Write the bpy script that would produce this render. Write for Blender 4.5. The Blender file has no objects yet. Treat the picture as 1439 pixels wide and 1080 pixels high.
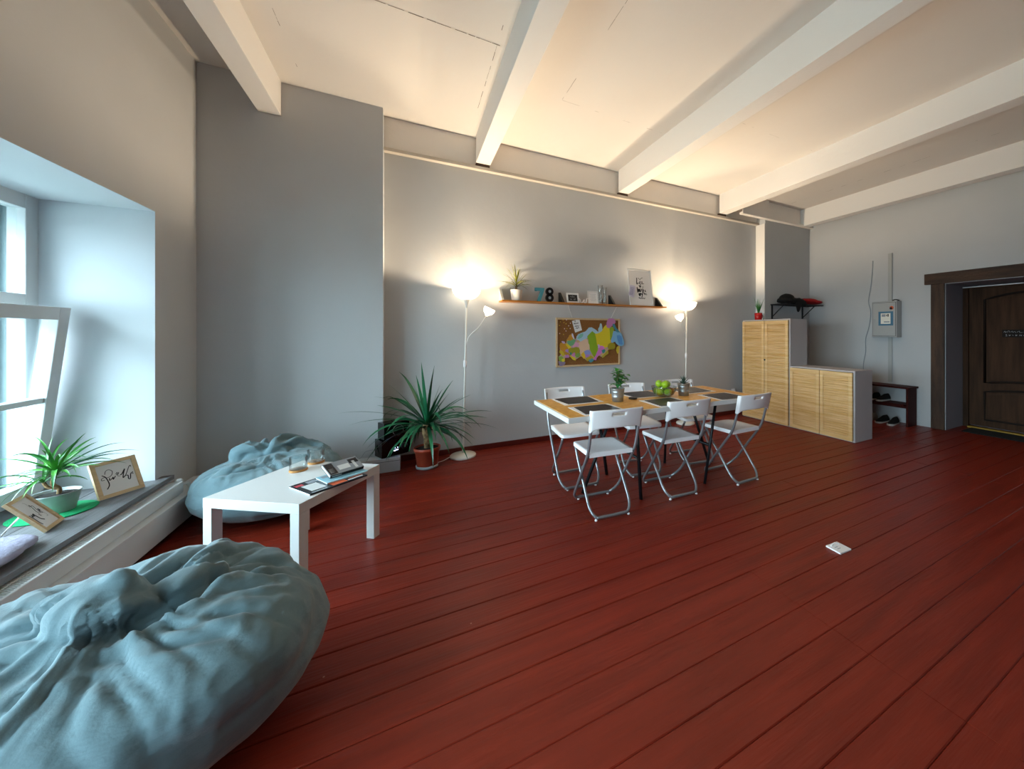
import bpy, bmesh, math, random
import numpy as np
from mathutils import Vector, Matrix, noise
R = math.radians
PI = math.pi
scene = bpy.context.scene
C = scene.collection
random.seed(7)

# ------------------------------------------------------------------ camera
FPX, W_, H_ = 510.0, 1439.0, 1080.0
cam_d = bpy.data.cameras.new('camera')
cam = bpy.data.objects.new('camera', cam_d)
C.objects.link(cam)
cam_d.sensor_fit = 'HORIZONTAL'
cam_d.sensor_width = 36.0
cam_d.lens = 36.0 * FPX / W_
cam_d.shift_x = (W_ / 2 - 840) / W_
cam_d.shift_y = -(H_ / 2 - 468) / W_
cam_d.clip_start = 0.05
cam.location = (0, 0, 1.288)
cam.rotation_euler = (R(90), 0, -math.atan(265 / 510))
scene.camera = cam

# ------------------------------------------------------------------ colour management
scene.view_settings.view_transform = 'Standard'
scene.view_settings.look = 'None'
scene.view_settings.gamma = 1
scene.view_settings.use_curve_mapping = False
scene.view_settings.exposure = 0.95
cy = scene.cycles
cy.max_bounces = 9
cy.diffuse_bounces = 5
cy.glossy_bounces = 4
cy.transparent_max_bounces = 12
cy.transmission_bounces = 6
cy.sample_clamp_indirect = 4.0
cy.use_denoising = True

# ------------------------------------------------------------------ world: bright overcast day
SKY = 19.0
LAMP = 52.0
READ = 34.0
w = bpy.data.worlds.new('world')
scene.world = w
w.use_nodes = True
nt = w.node_tree
nt.nodes.clear()
wo = nt.nodes.new('ShaderNodeOutputWorld')
bg = nt.nodes.new('ShaderNodeBackground')
geo = nt.nodes.new('ShaderNodeTexCoord')
sp = nt.nodes.new('ShaderNodeSeparateXYZ')
mr = nt.nodes.new('ShaderNodeMapRange')
mr.inputs['From Min'].default_value = -0.15
mr.inputs['From Max'].default_value = 0.12
cr = nt.nodes.new('ShaderNodeMix')
cr.data_type = 'RGBA'
cr.inputs[6].default_value = (0.17, 0.19, 0.20, 1)
cr.inputs[7].default_value = (0.70, 0.89, 1.0, 1)
nt.links.new(geo.outputs['Generated'], sp.inputs[0])
nt.links.new(sp.outputs['Z'], mr.inputs['Value'])
nt.links.new(mr.outputs['Result'], cr.inputs[0])
nt.links.new(cr.outputs[2], bg.inputs['Color'])
bg.inputs['Strength'].default_value = SKY
nt.links.new(bg.outputs[0], wo.inputs[0])

def portal(name, loc, sy, sz):
    l = bpy.data.lights.new(name, 'AREA')
    l.shape = 'RECTANGLE'; l.size = sz; l.size_y = sy
    l.cycles.is_portal = True
    o = bpy.data.objects.new(name, l)
    o.location = loc
    o.rotation_euler = (0, R(-90), 0)      # faces +x, into the room
    C.objects.link(o)
portal('window_portal', (-2.2, 2.55, 1.2), 1.9, 1.8)
portal('window_portal', (-2.2, 0.12, 1.2), 2.3, 1.8)

# ------------------------------------------------------------------ materials
def lin(c):
    if isinstance(c, str):
        c = tuple(int(c[i:i + 2], 16) / 255 for i in (0, 2, 4))
        c = tuple(x / 12.92 if x <= 0.04045 else ((x + 0.055) / 1.055) ** 2.4 for x in c)
    return (*c[:3], 1)

def mat(name, col, rough=0.5, metal=0.0, bump=0.0, bscale=40, vary=0.0, vscale=3, emit=0, emcol=None,
        trans=0.0, ior=1.45, alpha=1, stretch=None, col2=None, sheen=0, spec=0.5, detail=3, coat=0):
    m = bpy.data.materials.new(name)
    m.use_nodes = True
    t = m.node_tree; n = t.nodes; b = n['Principled BSDF']
    b.inputs['Roughness'].default_value = rough
    b.inputs['Metallic'].default_value = metal
    b.inputs['IOR'].default_value = ior
    b.inputs['Transmission Weight'].default_value = trans
    b.inputs['Alpha'].default_value = alpha
    b.inputs['Sheen Weight'].default_value = sheen
    b.inputs['Specular IOR Level'].default_value = spec
    b.inputs['Coat Weight'].default_value = coat
    c = lin(col)
    b.inputs['Base Color'].default_value = c
    tc = None
    if vary or bump:
        tc = n.new('ShaderNodeTexCoord'); mp = n.new('ShaderNodeMapping')
        t.links.new(tc.outputs['Object'], mp.inputs[0])
        if stretch: mp.inputs['Scale'].default_value = stretch
    if vary:
        nz = n.new('ShaderNodeTexNoise'); nz.inputs['Scale'].default_value = vscale
        nz.inputs['Detail'].default_value = detail
        t.links.new(mp.outputs[0], nz.inputs['Vector'])
        rp = n.new('ShaderNodeValToRGB')
        rp.color_ramp.elements[0].position = 0.3; rp.color_ramp.elements[1].position = 0.7
        c2 = lin(col2) if col2 else tuple(x * (1 - vary) for x in c[:3]) + (1,)
        rp.color_ramp.elements[0].color = c2
        rp.color_ramp.elements[1].color = c
        t.links.new(nz.outputs['Fac'], rp.inputs[0])
        t.links.new(rp.outputs[0], b.inputs['Base Color'])
    if bump:
        nb = n.new('ShaderNodeTexNoise'); nb.inputs['Scale'].default_value = bscale
        nb.inputs['Detail'].default_value = 4
        t.links.new(mp.outputs[0], nb.inputs['Vector'])
        bp = n.new('ShaderNodeBump'); bp.inputs['Strength'].default_value = bump
        bp.inputs['Distance'].default_value = 0.01
        t.links.new(nb.outputs['Fac'], bp.inputs['Height'])
        t.links.new(bp.outputs[0], b.inputs['Normal'])
    if emit:
        b.inputs['Emission Color'].default_value = lin(emcol or col)
        b.inputs['Emission Strength'].default_value = emit
    return m

def glass_mat(name, tint=(0.93, 0.97, 0.97), gl=0.08, rough=0.02):
    m = bpy.data.materials.new(name); m.use_nodes = True
    t = m.node_tree; n = t.nodes; n.clear()
    o = n.new('ShaderNodeOutputMaterial'); mx = n.new('ShaderNodeMixShader')
    tr = n.new('ShaderNodeBsdfTransparent'); g = n.new('ShaderNodeBsdfGlossy')
    lw = n.new('ShaderNodeLayerWeight'); lw.inputs['Blend'].default_value = 0.25
    ma = n.new('ShaderNodeMath'); ma.operation = 'MULTIPLY_ADD'
    ma.inputs[1].default_value = 0.5; ma.inputs[2].default_value = gl * 0.4
    t.links.new(lw.outputs['Fresnel'], ma.inputs[0])
    tr.inputs[0].default_value = (*tint, 1); g.inputs['Roughness'].default_value = rough
    t.links.new(ma.outputs[0], mx.inputs[0]); t.links.new(tr.outputs[0], mx.inputs[1]); t.links.new(g.outputs[0], mx.inputs[2])
    t.links.new(mx.outputs[0], o.inputs[0])
    return m

M = {}
M['wall'] = mat('grey_wall_paint', 'c1c3c5', 0.85, bump=0.25, bscale=9, vary=0.06, vscale=1.3)
M['band'] = mat('cream_wall_paint', 'ece7e1', 0.85, bump=0.2, bscale=12, vary=0.05, vscale=2)
M['flange'] = mat('cream_ledge_paint', 'bdb6ab', 0.85)
M['reveal'] = mat('window_reveal_white_paint', 'c3c8cc', 0.8, bump=0.1, bscale=12)
M['ceil'] = mat('ceiling_white_paint', 'dcd8d4', 0.9, bump=0.3, bscale=8, vary=0.05, vscale=1.0)
M['beam'] = mat('beam_white_paint', 'e3e1df', 0.75, bump=0.2, bscale=20)
M['crack'] = mat('ceiling_seam', '6b625a', 0.9)
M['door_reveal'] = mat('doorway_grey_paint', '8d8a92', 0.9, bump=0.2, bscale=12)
M['white_lacquer'] = mat('white_lacquer', 'dcdcdb', 0.3)
M['white_plastic'] = mat('white_plastic', 'efebec', 0.38)
M['white_metal'] = mat('white_metal', 'e4e2dd', 0.3)
M['frame_white'] = mat('window_white_paint', 'c8ccce', 0.45)
M['chrome'] = mat('grey_tube_steel', '9b9ea3', 0.3, metal=0.7)
M['black_metal'] = mat('black_painted_metal', '17181c', 0.42, metal=0.2)
M['black'] = mat('black_satin', '101013', 0.35)
M['black_gloss'] = mat('black_gloss', '060608', 0.12)
M['dark_fabric'] = mat('black_cloth', '060606', 0.95, bump=0.6, bscale=30)
M['red_fabric'] = mat('red_cloth', '9e1216', 0.9, bump=0.5, bscale=30)
M['terracotta'] = mat('terracotta_plastic', 'a4432c', 0.45, vary=0.12, vscale=6)
M['saucer'] = mat('grey_plastic_saucer', 'a9b0b6', 0.5)
M['soil'] = mat('potting_soil', '1f1712', 1.0, bump=1, bscale=60, vary=0.5, vscale=60)
M['leaf_dark'] = mat('dark_green_leaf', '1c6b42', 0.35, vary=0.45, vscale=5, col2='123f2c')
M['leaf_bright'] = mat('fresh_green_leaf', '4f9a2a', 0.4, vary=0.4, vscale=9, col2='1f6b3a')
M['leaf_warm'] = mat('olive_green_leaf', '8a8a24', 0.4, vary=0.5, vscale=9, col2='3f4a16')
M['leaf_grey'] = mat('grey_green_succulent', '4b6255', 0.5, vary=0.2, vscale=20)
M['bark'] = mat('yucca_bark', '9a7c55', 0.9, bump=1, bscale=50, vary=0.6, vscale=40)
M['zinc'] = mat('galvanised_zinc', 'b4b8ba', 0.36, metal=0.8, vary=0.3, vscale=14)
M['zinc_dull'] = mat('dull_zinc', 'a9aeb0', 0.45, metal=0.25, vary=0.2, vscale=14)
M['cork'] = mat('cork', '94622f', 0.9, bump=0.4, bscale=120, vary=0.35, vscale=90)
M['cork_mat'] = mat('cork_coaster', 'c58a4c', 0.8, vary=0.2, vscale=80)
M['pine'] = mat('light_pine', 'd8b27d', 0.5, vary=0.2, vscale=3, stretch=(1, 30, 30))
M['birch'] = mat('light_birch_frame', 'd9b98f', 0.5, vary=0.15, vscale=6, stretch=(3, 20, 20))
M['louvre'] = mat('pine_louvre', 'f0cd9a', 0.5, vary=0.2, vscale=2.2, stretch=(1, 1.0, 16), detail=2, col2='dcae6c')
M['orange_wood'] = mat('orange_shelf_board', 'b9762a', 0.4, vary=0.2, vscale=5, stretch=(1, 12, 12))
M['shoe_wood'] = mat('dark_red_painted_wood', '3f110c', 0.6, vary=0.2, vscale=4, spec=0.2)
M['timber'] = mat('stained_timber', '4e3524', 0.6, bump=0.6, bscale=30, vary=0.55, vscale=3.0, stretch=(6, 6, 0.8), col2='2b1b12', detail=6)
M['timber_h'] = mat('stained_timber_lintel', '4e3524', 0.6, bump=0.6, bscale=30, vary=0.55, vscale=3.0, stretch=(6, 0.8, 6), col2='2b1b12', detail=6)
M['door_wood'] = mat('dark_door_wood', '4a3324', 0.7, bump=0.3, bscale=30, vary=0.5, vscale=3, stretch=(8, 8, 0.8), col2='34241a', detail=5, spec=0.15)
M['door_mould'] = mat('dark_door_moulding', '1f1510', 0.6, spec=0.2)
M['sill'] = mat('grey_wooden_sill', '77767a', 0.45, bump=0.4, bscale=20, vary=0.35, vscale=4, stretch=(14, 0.9, 4), detail=6)
M['yellow'] = mat('yellow_threshold', '9a7a20', 0.6)
M['dark_mat'] = mat('dark_door_mat', '1d1c1c', 1.0, bump=1, bscale=150)
M['green_mat'] = mat('green_felt_mat', '0fa668', 0.9, bump=0.8, bscale=120)
M['paper'] = mat('white_paper', 'e7e5e4', 0.7)
M['paper_lilac'] = mat('lilac_paper', 'cfcbe0', 0.7)
M['ink'] = mat('black_ink', '1b1b24', 0.7)
M['ink_blue'] = mat('blue_ink', '5a5f9a', 0.7)
M['chalk'] = mat('white_chalk', 'a9aeb2', 0.9)
M['apple'] = mat('green_apple_skin', 'a4c628', 0.3, vary=0.4, vscale=18, col2='78a01c')
M['kiwi'] = mat('brown_fruit_skin', '8a5a2c', 0.6, vary=0.3, vscale=30)
M['teal'] = mat('teal_painted_number', '4f9aa6', 0.5, vary=0.15, vscale=10)
M['placemat'] = mat('black_placemat', '1e1a24', 0.38, bump=0.2, bscale=200)
M['rug'] = mat('cushion_lilac_cloth', '9f9db3', 0.95, bump=0.6, bscale=60, vary=0.25, vscale=12)
M['radiator'] = mat('radiator_white_enamel', 'd3d5d6', 0.4)
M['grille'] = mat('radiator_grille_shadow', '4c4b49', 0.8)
M['cabinet_side'] = mat('white_cabinet_board', 'b9b3b4', 0.5)
M['box_grey'] = mat('grey_enamel_box', 'a9abab', 0.4)
M['box_blue'] = mat('blue_sticker_border', '3f7390', 0.5)
M['gap'] = mat('dark_gap', '1c1512', 0.9)
M['bowl_glass'] = glass_mat('clear_glass', (0.93, 0.955, 0.955), 0.2, 0.03)
M['pane'] = glass_mat('window_glass', (0.95, 0.985, 0.985), 0.06, 0.0)
M['shade'] = mat('lit_milk_white_shade', 'fff3e0', 0.4, emit=2.2, emcol='ffe9c8')
M['outer_frame'] = mat('outer_window_paint', '8fa3a6', 0.5)
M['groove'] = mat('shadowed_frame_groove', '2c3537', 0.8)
M['outer_rib'] = mat('teal_grey_outer_lining', '4d6468', 0.7)
M['outer_rib2'] = mat('dark_teal_outer_lining', '36484b', 0.7)
M['bulb'] = mat('lit_bulb', 'ffffff', 0.4, emit=12, emcol='ffdca8')
M['led'] = mat('lit_display', 'b9c4ff', 0.4, emit=3, emcol='b9c4ff')
M['meter'] = mat('meter_window_print', 'e8e6dc', 0.35)
M['mug_red'] = mat('red_glazed_ceramic', 'b31316', 0.25)
M['pot_white'] = mat('white_glazed_pot', 'e9e4da', 0.3)
M['mag_cyan'] = mat('pale_blue_cover', '8fc0d0', 0.3)
M['mag_dark'] = mat('dark_cover', '22262c', 0.25)
M['mag_orange'] = mat('orange_print', 'd9643a', 0.3)
M['mag_red'] = mat('red_print', 'c8404a', 0.3)
M['mag_grey'] = mat('grey_print', '8f969e', 0.3)
M['mag_white'] = mat('white_print', 'dfe3e4', 0.3)
M['facade'] = mat('pale_corrugated_sheet', '53676b', 0.6)
M['sofit'] = mat('ground_outside', '8a8d88', 0.9)
M['shoe_black'] = mat('black_suede', '0b0a0a', 0.8)
M['shoe_sole'] = mat('white_rubber', 'c9c6c0', 0.6)
M['shoe_beige'] = mat('beige_canvas', '8e7d70', 0.8)

def floor_mat():
    m = bpy.data.materials.new('red_brown_floor_paint'); m.use_nodes = True
    t = m.node_tree; n = t.nodes; b = n['Principled BSDF']
    tc = n.new('ShaderNodeTexCoord'); mp = n.new('ShaderNodeMapping')
    mp.inputs['Scale'].default_value = (0.5, 5, 1)
    t.links.new(tc.outputs['Object'], mp.inputs[0])
    nz = n.new('ShaderNodeTexNoise'); nz.inputs['Scale'].default_value = 3; nz.inputs['Detail'].default_value = 5
    t.links.new(mp.outputs[0], nz.inputs['Vector'])
    rp = n.new('ShaderNodeValToRGB')
    rp.color_ramp.elements[0].position = 0.25; rp.color_ramp.elements[1].position = 0.8
    rp.color_ramp.elements[0].color = lin('681c10'); rp.color_ramp.elements[1].color = lin('882b1a')
    t.links.new(nz.outputs['Fac'], rp.inputs[0])
    # small pale chips in the paint
    vo = n.new('ShaderNodeTexVoronoi'); vo.inputs['Scale'].default_value = 5.5
    t.links.new(tc.outputs['Object'], vo.inputs['Vector'])
    lt = n.new('ShaderNodeMath'); lt.operation = 'LESS_THAN'; lt.inputs[1].default_value = 0.02
    t.links.new(vo.outputs['Distance'], lt.inputs[0])
    mx = n.new('ShaderNodeMix'); mx.data_type = 'RGBA'
    t.links.new(lt.outputs[0], mx.inputs[0]); t.links.new(rp.outputs[0], mx.inputs[6])
    mx.inputs[7].default_value = lin('a8766a')
    t.links.new(mx.outputs[2], b.inputs['Base Color'])
    b.inputs['Roughness'].default_value = 0.36
    b.inputs['Specular IOR Level'].default_value = 0.24
    nb = n.new('ShaderNodeTexNoise'); nb.inputs['Scale'].default_value = 9; nb.inputs['Detail'].default_value = 6
    mp2 = n.new('ShaderNodeMapping'); mp2.inputs['Scale'].default_value = (0.6, 8, 1)
    t.links.new(tc.outputs['Object'], mp2.inputs[0]); t.links.new(mp2.outputs[0], nb.inputs['Vector'])
    bp = n.new('ShaderNodeBump'); bp.inputs['Strength'].default_value = 0.35; bp.inputs['Distance'].default_value = 0.006
    t.links.new(nb.outputs['Fac'], bp.inputs['Height']); t.links.new(bp.outputs[0], b.inputs['Normal'])
    r2 = n.new('ShaderNodeMapRange'); r2.inputs['To Min'].default_value = 0.27; r2.inputs['To Max'].default_value = 0.45
    t.links.new(nz.outputs['Fac'], r2.inputs['Value']); t.links.new(r2.outputs[0], b.inputs['Roughness'])
    return m
M['floor'] = floor_mat()

def osb_mat():
    m = bpy.data.materials.new('yellow_chipboard'); m.use_nodes = True
    t = m.node_tree; n = t.nodes; b = n['Principled BSDF']
    tc = n.new('ShaderNodeTexCoord'); mp = n.new('ShaderNodeMapping'); mp.inputs['Scale'].default_value = (1, 2.6, 1)
    mp.inputs['Rotation'].default_value = (0, 0, 0.5)
    t.links.new(tc.outputs['Object'], mp.inputs[0])
    vo = n.new('ShaderNodeTexVoronoi'); vo.inputs['Scale'].default_value = 26
    t.links.new(mp.outputs[0], vo.inputs['Vector'])
    rp = n.new('ShaderNodeValToRGB'); e = rp.color_ramp.elements
    e[0].position = 0; e[0].color = lin('c78834'); e[1].position = 1; e[1].color = lin('e8b560')
    e2 = rp.color_ramp.elements.new(0.5); e2.color = lin('d99f46')
    t.links.new(vo.outputs['Color'], rp.inputs[0]); t.links.new(rp.outputs[0], b.inputs['Base Color'])
    b.inputs['Roughness'].default_value = 0.4
    return m
M['osb'] = osb_mat()

def bag_mat():
    m = mat('blue_grey_cotton', '6a868f', 0.85, vary=0.1, vscale=3, sheen=0.25)
    t = m.node_tree; n = t.nodes; b = n['Principled BSDF']
    tc = n.new('ShaderNodeTexCoord')
    n1 = n.new('ShaderNodeTexNoise'); n1.inputs['Scale'].default_value = 220
    n2 = n.new('ShaderNodeTexNoise'); n2.inputs['Scale'].default_value = 9; n2.inputs['Detail'].default_value = 3
    mp = n.new('ShaderNodeMapping'); mp.inputs['Scale'].default_value = (1, 1.2, 3)
    t.links.new(tc.outputs['Object'], mp.inputs[0]); t.links.new(mp.outputs[0], n2.inputs['Vector'])
    t.links.new(tc.outputs['Object'], n1.inputs['Vector'])
    b1 = n.new('ShaderNodeBump'); b1.inputs['Strength'].default_value = 0.25; b1.inputs['Distance'].default_value = 0.002
    b2 = n.new('ShaderNodeBump'); b2.inputs['Strength'].default_value = 0.35; b2.inputs['Distance'].default_value = 0.02
    t.links.new(n1.outputs['Fac'], b1.inputs['Height']); t.links.new(n2.outputs['Fac'], b2.inputs['Height'])
    t.links.new(b1.outputs[0], b2.inputs['Normal']); t.links.new(b2.outputs[0], b.inputs['Normal'])
    return m
M['bag'] = bag_mat()

# ------------------------------------------------------------------ mesh helpers
class MB:
    """collects shapes; build() links them as one mesh object"""
    def __init__(s):
        s.bm = bmesh.new(); s.mats = []; s.cur = 0; s.sm = False
    def use(s, m, smooth=False):
        m = M[m] if isinstance(m, str) else m
        if m not in s.mats: s.mats.append(m)
        s.cur = s.mats.index(m); s.sm = smooth
        return s
    def _f(s, vs, smooth=None):
        try:
            f = s.bm.faces.new(vs)
        except ValueError:
            return None
        f.material_index = s.cur; f.smooth = s.sm if smooth is None else smooth
        return f
    def box(s, lo, hi, bev=0.0, mtx=None):
        lo = Vector(lo); hi = Vector(hi)
        nb = bmesh.new()
        bmesh.ops.create_cube(nb, size=1)
        c = (lo + hi) / 2; d = hi - lo
        for v in nb.verts: v.co = Vector((v.co.x * d.x, v.co.y * d.y, v.co.z * d.z)) + c
        if bev > 0:
            bmesh.ops.bevel(nb, geom=nb.edges[:], offset=bev, segments=2, affect='EDGES', profile=0.6)
        s.merge(nb, mtx, smooth=False)
        return s
    def merge(s, nb, mtx=None, smooth=None):
        mp = {}
        for v in nb.verts: mp[v] = s.bm.verts.new(mtx @ v.co if mtx else v.co)
        for f in nb.faces: s._f([mp[v] for v in f.verts], smooth)
        nb.free()
    def tube(s, pts, r, n=10, caps=True, closed=False, rs=None, flat=None):
        P = [Vector(p) for p in pts]; k = len(P)
        T = []
        for i in range(k):
            a = P[(i - 1) % k] if (closed or i > 0) else P[i]
            b = P[(i + 1) % k] if (closed or i < k - 1) else P[i]
            T.append((b - a).normalized())
        up = Vector((0, 0, 1)) if abs(T[0].z) < 0.9 else Vector((1, 0, 0))
        x = T[0].cross(up).normalized(); rings = []
        for i in range(k):
            x = (x - T[i] * x.dot(T[i]))
            x = x.normalized() if x.length > 1e-6 else T[i].orthogonal().normalized()
            y = T[i].cross(x)
            rr = rs[i] if rs else r
            fx, fy = flat or (1, 1)
            rings.append([s.bm.verts.new(P[i] + x * (math.cos(2 * PI * j / n) * rr * fx) + y * (math.sin(2 * PI * j / n) * rr * fy)) for j in range(n)])
        for i in range(k if closed else k - 1):
            A, B = rings[i], rings[(i + 1) % k]
            for j in range(n): s._f([A[j], A[(j + 1) % n], B[(j + 1) % n], B[j]], True)
        if caps and not closed:
            s._f(rings[0][::-1], False); s._f(rings[-1], False)
        return s
    def lathe(s, prof, n=32, mtx=None, smooth=True, closed=False):
        rings = []
        for r, z in prof:
            if r < 1e-5:
                rings.append([s.bm.verts.new((mtx @ Vector((0, 0, z))) if mtx else (0, 0, z))])
            else:
                rings.append([s.bm.verts.new((mtx @ Vector((r * math.cos(2 * PI * j / n), r * math.sin(2 * PI * j / n), z))) if mtx
                              else (r * math.cos(2 * PI * j / n), r * math.sin(2 * PI * j / n), z)) for j in range(n)])
        for i in range(len(rings) - 1):
            A, B = rings[i], rings[i + 1]
            for j in range(n):
                j2 = (j + 1) % n
                if len(A) == 1 and len(B) == 1: continue
                if len(A) == 1: s._f([A[0], B[j2], B[j]], smooth)
                elif len(B) == 1: s._f([A[j], A[j2], B[0]], smooth)
                else: s._f([A[j], A[j2], B[j2], B[j]], smooth)
        return s
    def prism(s, poly, z0, z1, mtx=None, smooth=False):
        a = [Vector((p[0], p[1], z0)) for p in poly]; b = [Vector((p[0], p[1], z1)) for p in poly]
        if mtx: a = [mtx @ p for p in a]; b = [mtx @ p for p in b]
        va = [s.bm.verts.new(p) for p in a]; vb = [s.bm.verts.new(p) for p in b]
        n = len(poly)
        s._f(va[::-1], False); s._f(vb, False)
        for i in range(n): s._f([va[i], va[(i + 1) % n], vb[(i + 1) % n], vb[i]], smooth)
        return s
    def grid_solid(s, top, bot, nu, nv, mask=None, mtx=None, smooth=True):
        """closed slab between two surfaces top(u,v), bot(u,v); mask(i,j) False leaves a hole"""
        g = {}
        def vt(i, j, k):
            if (i, j, k) not in g:
                p = Vector((top if k else bot)(i / nu, j / nv))
                g[(i, j, k)] = s.bm.verts.new(mtx @ p if mtx else p)
            return g[(i, j, k)]
        ok = lambda i, j: 0 <= i < nu and 0 <= j < nv and (mask is None or mask(i, j))
        for i in range(nu):
            for j in range(nv):
                if not ok(i, j): continue
                s._f([vt(i, j, 1), vt(i + 1, j, 1), vt(i + 1, j + 1, 1), vt(i, j + 1, 1)], smooth)
                s._f([vt(i, j, 0), vt(i, j + 1, 0), vt(i + 1, j + 1, 0), vt(i + 1, j, 0)], smooth)
                for (di, dj, a, b) in ((-1, 0, (i, j + 1), (i, j)), (1, 0, (i + 1, j), (i + 1, j + 1)),
                                       (0, -1, (i, j), (i + 1, j)), (0, 1, (i + 1, j + 1), (i, j + 1))):
                    if not ok(i + di, j + dj):
                        s._f([vt(*a, 1), vt(*a, 0), vt(*b, 0), vt(*b, 1)], False)
        return s
    def ribbon(s, pts, wd, mtx, z=0.0006, th=0.0004):
        """flat pen stroke on the local xy plane; wd may be a list"""
        P = smooth_path(pts, 5)
        n = len(P)
        if n < 2: return s
        L = []; Rr = []
        for i in range(n):
            a = P[max(0, i - 1)]; b = P[min(n - 1, i + 1)]
            d = Vector((b[0] - a[0], b[1] - a[1]));
            if d.length < 1e-9: d = Vector((1, 0))
            d.normalize(); q = Vector((-d.y, d.x)) * wd / 2
            L.append((P[i][0] + q.x, P[i][1] + q.y)); Rr.append((P[i][0] - q.x, P[i][1] - q.y))
        V = lambda p: s.bm.verts.new(mtx @ Vector((p[0], p[1], z)))
        A = [V(p) for p in L]; B = [V(p) for p in Rr]
        for i in range(n - 1): s._f([B[i], B[i + 1], A[i + 1], A[i]], False)
        return s
    def build(s, name, parent=None, loc=None, sub=0):
        me = bpy.data.meshes.new(name)
        bmesh.ops.recalc_face_normals(s.bm, faces=s.bm.faces[:])
        s.bm.to_mesh(me); s.bm.free()
        for m in s.mats: me.materials.append(m)
        o = bpy.data.objects.new(name, me); C.objects.link(o)
        if parent: o.parent = parent
        if loc: o.location = loc
        if sub:
            md = o.modifiers.new('subsurf', 'SUBSURF'); md.levels = sub; md.render_levels = sub
        return o

def smooth_path(pts, k=4):
    P = [Vector(p) for p in pts]
    if len(P) < 3: return [tuple(p) for p in P]
    out = []
    for i in range(len(P) - 1):
        p0 = P[max(i - 1, 0)]; p1 = P[i]; p2 = P[i + 1]; p3 = P[min(i + 2, len(P) - 1)]
        for j in range(k):
            t = j / k
            out.append(tuple(0.5 * ((2 * p1) + (p2 - p0) * t + (2 * p0 - 5 * p1 + 4 * p2 - p3) * t * t + (3 * p1 - p0 - 3 * p2 + p3) * t ** 3)))
    out.append(tuple(P[-1]))
    return out

def tag(o, label=None, cat=None, group=None, kind=None):
    if label: o['label'] = label
    if cat: o['category'] = cat
    if group: o['group'] = group
    if kind: o['kind'] = kind
    return o
def thing(name, label, cat, loc=(0, 0, 0), rz=0.0, group=None, kind=None):
    o = bpy.data.objects.new(name, None); C.objects.link(o)
    o.empty_display_size = 0.1
    o.location = loc; o.rotation_euler = (0, 0, rz)
    return tag(o, label, cat, group, kind)
def copy_tree(o, parent=None):
    c = o.copy(); C.objects.link(c)
    if parent: c.parent = parent
    for ch in [x for x in kids.get(o, [])]: copy_tree(ch, c)
    return c
kids = {}
def index_kids():
    kids.clear()
    for o in bpy.data.objects:
        if o.parent: kids.setdefault(o.parent, []).append(o)

def rot_frame(loc, xdir, ydir):
    x = Vector(xdir).normalized(); y = Vector(ydir); y = (y - x * y.dot(x)).normalized(); z = x.cross(y)
    m = Matrix((x, y, z)).transposed().to_4x4(); m.translation = Vector(loc)
    return m

# ------------------------------------------------------------------ room shell
XL, XR, YB, YF, ZC = -1.49, 6.33, 4.17, -3.4, 3.43
YP = 4.0          # face of the two wall piers
b = MB().use('floor')
GRV = 0.1435; y0 = 1.222 - GRV * 46
rows = int((4.6 - y0) / GRV) + 1
rnd = random.Random(3)
for k in range(rows):
    ya = y0 + k * GRV; yb = ya + GRV
    gap = rnd.choice([0.001, 0.0015, 0.002, 0.003])
    shift = 0.0 if ya > 0.3 else -0.55
    xs = [-2.2, 1.64 + shift * (k % 2), 4.5 + (0.0 if k % 2 else 0.35), 7.4]
    if ya > 1.9: xs = [-2.2, 2.9 if k % 3 == 0 else 1.1, 5.3, 7.4]
    for i in range(3):
        dz = rnd.uniform(-0.0015, 0.0); tl = rnd.uniform(-0.001, 0.001)
        x0, x1 = xs[i] + (0.001 if i else 0), xs[i + 1] - 0.001
        e = 0.0035
        sec = [(ya + gap / 2, -0.03), (ya + gap / 2, dz - 0.003 + tl), (ya + gap / 2 + e, dz + tl),
               (yb - gap / 2 - e, dz - tl), (yb - gap / 2, dz - 0.003 - tl), (yb - gap / 2, -0.03)]
        A = [b.bm.verts.new((x0, p[0], p[1])) for p in sec]; B = [b.bm.verts.new((x1, p[0], p[1])) for p in sec]
        for j in range(5): b._f([A[j], B[j], B[j + 1], A[j + 1]], j in (1, 2, 3) and False)
        b._f(A); b._f(B)
b.use('gap').box((-2.2, y0, -0.06), (7.4, 4.7, -0.028))
o = b.build('floor'); tag(o, 'red-brown painted plank floor of the whole room', 'floor', kind='structure')

b = MB().use('ceil').box((XL - 0.6, YF - 0.2, ZC), (XR + 0.8, 4.7, ZC + 0.12))
def seam(p, q, wd=0.004, keep=0.75, seed=1):
    r = random.Random(seed); p = Vector(p); q = Vector(q); L = (q - p).length; d = (q - p) / L; s = 0
    nrm = Vector((-d.y, d.x, 0))
    while s < L:
        l = r.uniform(0.02, 0.1)
        if r.random() < keep:
            a = p + d * s + nrm * r.uniform(-.002, .002); c = p + d * min(s + l, L)
            ww = wd * r.uniform(0.4, 1.1)
            b._f([b.bm.verts.new(v) for v in (a + nrm * ww, c + nrm * ww, c - nrm * ww, a - nrm * ww)])
        s += l * r.uniform(1.0, 1.3)
b.use('crack')
zc = ZC - 0.0015
seam((-0.95, 2.725, zc), (0.6, 2.735, zc), 0.003, 0.85, 2)
seam((1.25, 3.11, zc), (2.4, 3.13, zc), 0.0012, 0.6, 3)
seam((1.245, 3.1, zc), (1.245, 0.2, zc), 0.002, 0.45, 4)
seam((0.58, 3.9, zc), (0.58, 0.4, zc), 0.002, 0.4, 5)
seam((-0.8, 3.8, zc), (-0.8, 0.8, zc), 0.0015, 0.4, 6)
seam((2.75, 2.6, zc), (4.2, 2.62, zc), 0.0012, 0.4, 7)
seam((4.6, 3.9, zc), (4.6, 0.0, zc), 0.002, 0.35, 8)
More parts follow.
